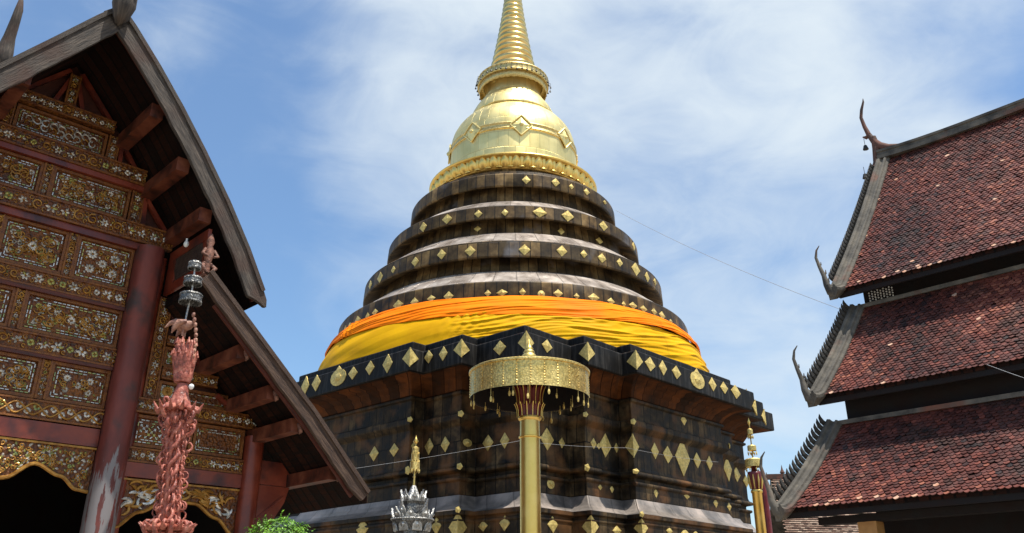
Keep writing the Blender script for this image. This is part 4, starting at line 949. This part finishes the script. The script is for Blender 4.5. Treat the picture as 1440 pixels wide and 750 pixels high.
b.build('column', M['gold'], t, True).modifiers.new('e', 'EDGE_SPLIT').split_angle = R(35)
b = MB(); b.lathe([(.17, zc2), (.185, zc), (.12, zc + .1), (.06, zt - .05)], 16)
for tier_, (n, z0, z1, r0, r1) in enumerate(((14, zc2, zc2 + (zc - zc2) * .48, .185, .235), (14, zc2 + (zc - zc2) * .40, zc + .06, .195, .255))):
    for k in range(n):
        a = (k + tier_ * .5) / n * 2 * pi; er = Vector((cos(a), sin(a), 0)); et = Vector((-sin(a), cos(a), 0)); rows = []; hw = pi * .2 / n * 1.0
        for i in range(7):
            q = i / 6; w = hw * (1, 1, 1, 1.05, 1.1, .9, .3)[i]; rr = r0 + (r1 - r0) * q ** 3
            rows.append([er * (rr - .02) + et * w * 1.0 * -1 + Vector((0, 0, z0 + (z1 - z0) * q)), er * (rr + .03) + Vector((0, 0, z0 + (z1 - z0) * q)), er * (rr - .02) + et * w + Vector((0, 0, z0 + (z1 - z0) * q))])
        b.grid(rows, m=0)
        b.tube([rows[i][1] + er * .004 for i in range(7)], .012, 4, 1)
cap_o = b.build('petal_capital', [M['maroon'], M['gold']], t, True)
dm = MB(); n = 96
prof = [(rim, zb - .0), (rim, zt - .03), (rim + .025, zt - .02), (rim + .025, zt + .01), (rim - .01, zt + .03), (.3, zt + .10), (.05, zt + .12)]
dm.lathe(prof, n)
for k in range(28):   # panel ribs and beads chased on the drum
    a = k / 28 * 2 * pi; er = Vector((cos(a), sin(a), 0))
    for j in range(9): dm.pyr(er * (rim + .0) + Vector((0, 0, zb + .04 + (zt - zb - .09) * j / 8.)), er, .017, .017, .014, sides=5)
do = dm.build('drum', M['gold_drum'], t); do.data.polygons.foreach_set('use_smooth', [True] * len(do.data.polygons)); do.modifiers.new('e', 'EDGE_SPLIT').split_angle = R(35)
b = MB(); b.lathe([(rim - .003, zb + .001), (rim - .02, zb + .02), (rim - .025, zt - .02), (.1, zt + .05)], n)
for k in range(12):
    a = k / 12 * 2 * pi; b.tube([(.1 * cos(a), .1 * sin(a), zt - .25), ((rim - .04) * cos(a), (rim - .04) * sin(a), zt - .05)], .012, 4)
b.build('drum_lining', M['dark'], do)  # inner face coloured black for the shade inside the drum
zf = vz(gx, gy, 504); zg = vz(gx, gy, 477); hh = zg - zf; b = MB()
b.lathe([(.2, zt + .08), (.16, zt + .2), (.13, zf - .12), (.125, zf - .03), (.135, zf), (.135, zf + hh * .1), (.115, zf + hh * .18), (.09, zf + hh * .24), (.105, zf + hh * .30), (.09, zf + hh * .38), (.065, zf + hh * .42), (.078, zf + hh * .48), (.06, zf + hh * .55), (.04, zf + hh * .7), (.02, zf + hh * .88), (.001, zg)], 24)
b.build('finial', M['gold'], t, True)
for k in range(24):
    a = k / 24 * 2 * pi + random.uniform(-.13, .13); rr = rim - random.choice((.02, .02, .15, .3)); b = MB(); L = random.uniform(.02, .14); p = Vector((rr * cos(a), rr * sin(a), zb + (0 if rr > rim - .05 else .05)))
    b.tube([p, p - Vector((0, 0, L))], .004, 3); q = p - Vector((0, 0, L)); er = Vector((cos(a + random.uniform(-.9, .9)), sin(a), 0)).normalized()
    b.pyr(q - Vector((0, 0, .045)), er, .022, .05, .012, sides=6, back=.012); b.build('leaf_pendant', M['gold_stud'], do)
# three-tiered gold parasol further back on the right
c2 = atY(1064, 690, 32.); t2 = parasol((c2.x, 32., 0), 'tiered_parasol', 'slender gold and maroon parasol with small stacked tiers at the right stupa corner')
X2 = c2.x
zz = lambda y: vz(X2, 32., y)
b = MB(); b.lathe([(.3, 0), (.3, .2), (.19, .3), (.18, zz(694)), (.21, zz(693)), (.21, zz(690)), (.18, zz(689))], 20); b.build('column', M['gold'], t2, True)
b = MB()
b.lathe([(.17, zz(689)), (.2, zz(684)), (.27, zz(668)), (.25, zz(664)), (.12, zz(663)), (.09, zz(655))], 16)
for k in range(9):
    a = k / 9 * 2 * pi; b.tube([(.2 * cos(a), .2 * sin(a), zz(688)), (.25 * cos(a), .25 * sin(a), zz(676)), (.27 * cos(a), .27 * sin(a), zz(668))], [.02, .035, .01], 5, 1)
b.build('petal_capital', [M['maroon'], M['gold']], t2, True)
for (y0, y1, r) in ((657, 647, .30), (634, 628, .16), (611, 605, .1)):
    b = MB(); b.lathe([(r, zz(y0)), (r, zz(y1)), (r * .9, zz(y1) + .03), (.03, zz(y1) + .06)], 20); b.lathe([(r - .01, zz(y0)), (.03, zz(y1))], 20); to = b.build('parasol_tier', M['gold_drum'], t2)
    for k in range(8): 
        a = k / 8 * 2 * pi; b = MB(); b.pyr(Vector((r * cos(a), r * sin(a), zz(y0) - .1)), (cos(a), sin(a), 0), .025, .07, .02); b.build('leaf_pendant', M['gold_stud'], to)
b = MB(); b.tube([(0, 0, zz(657)), (0, 0, zz(600)), (0, 0, zz(588))], [.03, .02, .01], 6); b.pyr((0, 0, zz(594)), (0, -1, 0), .05, .14, .04, back=.04); b.build('rod', M['gold'], t2)
# maroon post behind it
c3 = atY(1076, 700, 34.); b = MB(); b.tube([(c3.x, 34, 0), (c3.x, 34, vz(c3.x, 34, 690)), (c3.x, 34, vz(c3.x, 34, 676))], [.14, .13, .05], 10); b.tube([(c3.x, 34, vz(c3.x, 34, 690)), (c3.x - .12, 34, vz(c3.x, 34, 680)), (c3.x + .05, 34, vz(c3.x, 34, 668))], [.08, .07, .02], 6)
tag(b.build('maroon_post', M['maroon'], None, True), 'dark maroon pole right behind the slender gold and maroon parasol pole', 'pole')

# ============================================================ CORAL CARVED STANDARD (near, left)
YP = 8.39
def Pp(x, y, dy=0): return atY(x, y, YP + dy)
base = Pp(236, 742)
std = thing('carved_standard', 'coral red carved candle standard covered in curling tendrils with a bird on its lotus crown', 'carved pole', (base.x, YP, 0))
off = Vector((base.x, YP, 0))
def q_(x, y, dy=0): return Pp(x, y, dy) - off
b = MB(); core = [Vector((0, 0, 0)), Vector((0, 0, 1.2)), q_(236, 740), q_(240, 690), q_(245, 640), q_(249, 600), q_(252, 570)]
b.tube(core, [.14, .12, .11, .10, .10, .11, .10], 12); 
for k in range(24):      # twisted cords down the front
    pass
for s2 in (1, -1):
    P = []
    for i in range(60):
        t = i / 59; x = 236 + 14 * t; y = 735 - 150 * t; c = q_(x, y, -.10); P.append(c + Vector((s2 * .035 * sin(t * 22), -.02 * cos(t * 22) * s2, 0)))
    b.tube(P, .02, 6)
b.build('shaft', M['coral'], std, True)
cu = MB()
def curl(c, d, r, th, sg, lift=0):
    P = []; rr = []
    d = Vector(d).normalized(); up = Vector((0, 0, 1))
    for i in range(9):
        t = i / 8; a = -pi * .6 + sg * 1.75 * pi * t; k = r * (1 - .62 * t)
        P.append(c + d * (r + k * cos(a)) + up * (k * sin(a))); rr.append(th * (1.1 - .7 * t))
    cu.tube(P, rr, 5)
for i in range(27):
    t = i / 26; x = 237 + 14.5 * t; y = 728 - 150 * t; c = q_(x, y)
    for s2 in (1, -1):
        for ang in (0, .55, 1.1):
            d = (s2 * cos(ang), -sin(ang), -.15); curl(c + Vector((s2 * .06 * cos(ang), -.07 * sin(ang), random.uniform(-.02, .02))), (d[0] + random.uniform(-.5, .5), d[1] + random.uniform(-.4, .4), random.uniform(-.5, .3)), random.uniform(.026, .056), random.uniform(.009, .015), random.choice((1, -1)))
for i in range(0):
    t = i / 7; x = 237 + 14 * t; y = 725 - 145 * t; c = q_(x, y, -.12)
    curl(c, (1 if i % 2 else -1, -.4, .2), .04, .014, 1)
cu.build('tendrils', M['coral'], std, True)
b = MB(); cu = b   # clustered head
for k in range(26):
    a = k * 2.4; zz_ = 607 - (k % 13) * 3.4; w = (30 - abs(590 - zz_) * .55) / 1200 * 8.4 / .9
    c = q_(250 + (k % 3 - 1) * 2, zz_); d = (cos(a), sin(a), .35); curl(c + Vector((cos(a) * w * .45, sin(a) * w * .45, 0)), d, .06 * (1 if zz_ > 575 else .7), .020, 1 if k % 2 else -1)
for k in range(7):
    a = -pi * k / 6; c = q_(250, 582); b.tube([c, c + Vector((cos(a) * .14, sin(a) * .14, .05)), c + Vector((cos(a) * .2, sin(a) * .2, .02)), c + Vector((cos(a) * .24, sin(a) * .24, .1))], [.05, .035, .025, .004], 6)
b.tube([q_(252, 575), q_(254, 555), q_(257, 540)], [.12, .075, .05], 10)
b.build('tendril_head', M['coral'], std, True)
cu = MB()   # foot ruff at the frame bottom
for k in range(18):
    a = k / 18 * 2 * pi; c = q_(235, 744); curl(c + Vector((cos(a) * .09, sin(a) * .09, 0)), (cos(a), sin(a), .2), .075, .024, 1 if k % 2 else -1)
    cu.tube([c + Vector((cos(a) * .1, sin(a) * .1, .02)), c + Vector((cos(a) * .2, sin(a) * .2, .0)), c + Vector((cos(a) * .26, sin(a) * .26, .05))], [.04, .03, .004], 5)
cu.build('tendril_foot', M['coral'], std, True)
# lotus crown, two tiers of upright petals
b = MB(); cb = q_(257, 530); ct = q_(262, 478); Hc = (ct - cb).length
b.tube([cb - Vector((0, 0, .06)), cb, cb + Vector((0, 0, .03)), cb + (ct - cb) * .5], [.075, .095, .085, .08], 16)
for tr, (n, r0, r1, z0, z1, hw) in enumerate(((11, .085, .125, .02, .66 * Hc, .032), (10, .075, .10, .2 * Hc, .98 * Hc, .03))):
    for k in range(n):
        a = (k + tr * .5) / n * 2 * pi; er = Vector((cos(a), sin(a), 0)); et = Vector((-sin(a), cos(a), 0)); rows = []
        for i in range(7):
            t = i / 6; w = hw * (.7, .85, 1, 1, .85, .55, .08)[i]; rr = r0 + (r1 - r0) * t ** 1.5 - (.02 if i == 6 else 0); c = cb + (ct - cb).normalized() * (z0 + (z1 - z0) * t)
            rows.append([c + er * (rr - .012) - et * w, c + er * (rr + .012), c + er * (rr - .012) + et * w])
        b.grid(rows); b.grid([[p - er * .014 for p in r] for r in rows], flip=True)
        b.tube([rows[5][1], rows[6][1] + er * .004 + Vector((0, 0, .012))], [.014, .008], 5)
b.build('lotus_crown', M['coral'], std, True)
# bird: body, neck with head turned left, wings, tail of beads
b = MB(); bc = q_(260, 458)
b.tube([bc + Vector(p) for p in ((.10, 0, .03), (.05, 0, .01), (0, 0, 0), (-.05, -.01, .0), (-.10, -.02, .03), (-.14, -.02, .02), (-.19, -.03, -.03))], [.015, .05, .065, .058, .04, .024, .005], 10)
for s2 in (1, -1): b.tube([bc + Vector((.03, s2 * .05, .03)), bc + Vector((-.03, s2 * .085, .01)), bc + Vector((-.08, s2 * .07, -.05)), bc + Vector((-.10, s2 * .06, -.10))], [.02, .035, .025, .004], 7); b.tube([bc + Vector((0, s2 * .03, -.04)), bc + Vector((0, s2 * .03, -.12))], [.014, .01], 5)
b.build('perched_bird', M['coral_worn'], std, True)
b = MB()
for k in range(9):
    t = k / 8; c = q_(272 + (4 * sin(t * 3)) - 1 * t, 443 + 58 * t, -.02); b.lathe([(.001, .03), (.016, .022), (.02, 0), (.014, -.02), (.001, -.03)], 8, c)
b.build('bead_string', M['coral_worn'], std, True)
b = MB(); b.tube([q_(260, 455), q_(263, 440), q_(269, 415), q_(272, 395), q_(275.5, 366)], .009, 6); b.build('rod', M['silver'], std)
for (x, yt, yb, hw) in ((269, 409, 427, 15), (272, 387, 400, 12), (274.5, 367, 379, 8.5)):
    cA = q_(x, yt + hw * .4); cB = q_(x, yb + hw * .4); dpt = (cA.y + YP) * cos(TH) + (cA.z - 1.6) * sin(TH); r = hw / 1200. * dpt
    zh = (cA.z - cB.z) * .56; b = MB(); b.lathe([(r, -zh), (r, 0), (r * .96, .012), (.012, .03)], 28, cA); b.lathe([(r - .006, -zh), (r - .006, -.005), (.01, .02)], 28, cA)
    for k in range(28):
        a = k / 28 * 2 * pi; b.pyr(cA + Vector((r * cos(a), r * sin(a), -zh)), (cos(a), sin(a), 0), .012, .018, .006, back=.003); b.pyr(cA + Vector((r * cos(a), r * sin(a), -.006)), (cos(a), sin(a), 0), .010, .012, .006, back=.003)
    b.build('parasol_tier', M['silver_dark'], std, False)
b = MB(); c = q_(269, 544, -.03); b.lathe([(.001, .03), (.022, .02), (.028, 0), (.018, -.022), (.001, -.03)], 10, c); b.build('lamp_bulb', M['bulb'], std, True)

# ============================================================ SILVER SHRINE SPIRE
Y4 = 15.6; cS = atY(580, 730, Y4); sh = thing('silver_shrine', 'small tiered silver shrine top with a gilt parasol finial in front of the stupa wall', 'shrine', (cS.x, Y4, 0))
zs = lambda y: vz(cS.x, Y4, y) ; px = (Y4 * cos(TH) + 2 * sin(TH)) / 1200.
def octa(b, prof, n=8, ph=pi / 8, m=0):
    rows = [[(r * cos(ph + k * 2 * pi / n), r * sin(ph + k * 2 * pi / n), z) for k in range(n)] for r, z in prof]; b.grid(rows, lambda i, j: (j * .1, i * .1), True, m)
b = MB(); octa(b, [(.6, 0), (.6, .3), (.45, .4), (.4, .5), (.4, 1.6), (.5, 1.7)]); b.build('pedestal', M['stucco'], sh)
b = MB(); octa(b, [(25 * px, 1.65), (27 * px, 1.75), (24 * px, 1.85), (22 * px, zs(745)), (26 * px, zs(738)), (29 * px, zs(734)), (29 * px, zs(729)), (20 * px, zs(728)), (18 * px, zs(724)), (16 * px, zs(710)), (18 * px, zs(706)), (13 * px, zs(704))]); b.build('body', M['silver_dark'], sh)
def antefix(b, c, er, h, w):
    et = Vector((-er.y, er.x, 0)); c = Vector(c)
    P = [(-w, 0), (w, 0), (w * .9, h * .35), (w * .35, h * .6), (0, h), (-w * .35, h * .6), (-w * .9, h * .35)]
    f = [c + et * x + Vector((0, 0, y)) + er * (.25 * y) for x, y in P]; g_ = [p - er * .03 for p in f]; b.face(f); b.face(g_[::-1])
    for i in range(7): b.face([f[i], g_[i], g_[(i + 1) % 7], f[(i + 1) % 7]])
    b.pyr(c + Vector((0, 0, h * .35)) + er * (.09 * h), er, w * .4, h * .22, .03)
b = MB()
for lvl, (r, y, h, w, n, ph) in enumerate(((27, 729, .17, .075, 8, 0), (21, 728, .30, .07, 4, pi / 4 + .2), (15, 706, .20, .06, 8, .2), (24, 748, .28, .09, 8, .39))):
    for k in range(n):
        a = ph + k / n * 2 * pi; er = Vector((cos(a), sin(a), 0)); antefix(b, er * r * px + Vector((0, 0, zs(y))), er, h, w)
b.build('leaf_antefixes', M['silver'], sh)
b = MB(); b.lathe([(29.5 * px, zs(732)), (30 * px, zs(731)), (29.5 * px, zs(730))], 24)
for k in range(40):
    a = k / 40 * 2 * pi; b.pyr((29.5 * px * cos(a), 29.5 * px * sin(a), zs(731)), (cos(a), sin(a), 0), .014, .014, .012, sides=5)
b.build('beaded_ledge', M['silver'], sh)
b = MB(); octa(b, [(13 * px, zs(706)), (12 * px, zs(702)), (9 * px, zs(697)), (6 * px, zs(690)), (3.5 * px, zs(684)), (.01, zs(682))], 8); b.build('spire_cone', M['silver'], sh)
b = MB(); b.tube([(0, 0, zs(686)), (0, 0, zs(672)), (0, 0, zs(671)), (0, 0, zs(640)), (0, 0, zs(622))], [.022, .016, .016, .014, .01], 6); b.lathe([(.001, -.03), (.03, 0), (.001, .03)], 8, (0, 0, zs(671)))
b.lathe([(.02, zs(624)), (.05, zs(621)), (.02, zs(617)), (.001, zs(612))], 8); b.build('rod', M['gold'], sh, True)
for (yt, yb, hw) in ((630, 637, 5), (639, 648, 5.8), (650.5, 661, 7)):
    r = hw * px; b = MB(); b.lathe([(r, zs(yb)), (r, zs(yt)), (.02, zs(yt) + .025)], 18); b.lathe([(r - .008, zs(yb)), (.02, zs(yt))], 18)
    to = b.build('parasol_tier', M['gold_drum'], sh)
    for k in range(9):
        a = k / 9 * 2 * pi; b = MB(); b.pyr((r * cos(a), r * sin(a), zs(yb) - .02), (cos(a), sin(a), 0), .018, .035, .01); b.build('leaf_pendant', M['gold_stud'], to)

# ============================================================ BUSH
cB = atY(394, 748, 12.6); bt = thing('clipped_bush', 'round clipped bright green bush below the lower end of the gable board', 'bush', (cB.x, 12.6, 0))
zb_ = vz(cB.x, 12.6, 728); Rb = .52; ctr = Vector((0, 0, zb_ - Rb))
b = MB()
for k in range(5200):
    d = Vector((random.gauss(0, 1), random.gauss(0, 1), random.gauss(0, 1))).normalized(); rr = Rb * (.80 + .2 * random.random() ** .6) * (1 + .13 * mn.noise(d * 3.2))
    p = ctr + d * rr; n = (d + Vector((random.uniform(-.7, .7), random.uniform(-.7, .7), random.uniform(-.2, .9)))).normalized(); t1 = n.orthogonal().normalized(); t1 = Matrix.Rotation(random.random() * 6.28, 3, n) @ t1; t2_ = n.cross(t1); L = random.uniform(.03, .06); w = L * .45
    b.face([p - t1 * L * .5, p + t2_ * w * .5 + n * .004, p + t1 * L * .6, p - t2_ * w * .5 + n * .004], None, 0, random.random())
for k in range(26):
    d = Vector((random.gauss(0, 1), random.gauss(0, 1), abs(random.gauss(0, 1)))).normalized()
    for q in range(7):
        p = ctr + d * (Rb * (.9 + .045 * q)) + Vector((random.uniform(-.02, .02),) * 3); n = Vector((random.gauss(0, 1), random.gauss(0, 1), random.gauss(0, 1))).normalized(); t1 = n.orthogonal().normalized(); t2_ = n.cross(t1); L = .05
        b.face([p - t1 * L * .5, p + t2_ * .012, p + t1 * L * .6, p - t2_ * .012], None, 0, random.random())
b.build('foliage', M['leaf'], bt)
b = MB(); b.lathe([(.001, -Rb * .8), (Rb * .55, -Rb * .55), (Rb * .78, 0), (Rb * .55, Rb * .55), (.001, Rb * .78)], 16, ctr); b.build('dark_core', mat('dark_leaf', [(.012, .03, .005), (.03, .06, .01)], 8, .8), bt)  # solid dark green core that fills the gaps between leaves
b = MB(); b.tube([(0, 0, 0), (.02, 0, .6), (0, .02, zb_ - Rb)], [.05, .04, .03], 8); b.build('trunk', M['bark'], bt)

# ============================================================ FAR HALL behind the right-hand hall
cF = atY(1100, 700, 56.); fh = thing('distant_hall', 'distant hall with old brown tiled roof seen under the eaves of the three roofed hall', 'building', (cF.x, 56., 0), R(-8))
zr = 1.6 + tan(TH + atan((330 - 672) / 1200.)) * 56; ze = 3.0
b = MB(); n = 62; wn = 100
for i in range(n):
    for j in range(wn):
        t0, t1 = i / n, (i + 1) / n; x0 = -.6 + j * .24 + (.12 if i % 2 else 0); x1 = x0 + .23
        z0 = zr + (ze - zr) * t0; z1 = zr + (ze - zr) * t1; y0 = -t0 * 6.2; y1 = -t1 * 6.2
        b.face([(x0, y0, z0), (x0, y1 - .03, z1 + .05), (x1, y1 - .03, z1 + .05), (x1, y0, z0)], None, 0, random.random())
b.build('roof', M['far_tile'], fh)
b = MB(); b.b2(-.8, 24, -.15, .15, zr - .1, zr + .22)
for k in range(12): b.lathe([(.1, 0), (.16, .1), (.06, .3), (.001, .6)], 8, (.2 + k * 2., 0, zr + .22))
b.build('ridge', M['stucco_red'], fh)
b = MB(); b.b2(-.2, 24, -5.0, 5, 0, 3.2); b.face([(-.6, 0, zr), (24, 0, zr), (24, 6.2, ze), (-.6, 6.2, ze)]); b.build('wall', M['stucco'], fh)

# ============================================================ CORD AND WIRES
def line3(name, pts, r, mt, label, sag=.3):
    P = [Vector(p) for p in pts]; o_ = []
    for a, c in zip(P, P[1:]):
        for i in range(14): t = i / 14; o_.append(a + (c - a) * t - Vector((0, 0, sag * 4 * t * (1 - t))))
    o_.append(P[-1]); b = MB(); b.tube(o_, r, 5); o = b.build(name, M[mt], None, True); tag(o, label, 'wire'); return o
line3('white_cord', [atY(440, 667, 26), atY(731, 620, 27.5), atY(882, 630, 28), atY(1010, 650, 31)], .004, 'cord', 'thin white cord strung across the front of the stupa wall', .05)
line3('stay_wire', [atY(866, 296, 41), atY(1184, 436, 30)], .010, 'wire', 'thin grey wire running down from the stupa rings to the right hand roof', .25)
line3('roof_wire', [atY(1388, 513, 15.0), atY(1560, 570, 11)], .004, 'cord', 'short pale wire in front of the middle roof at the right edge', .02)
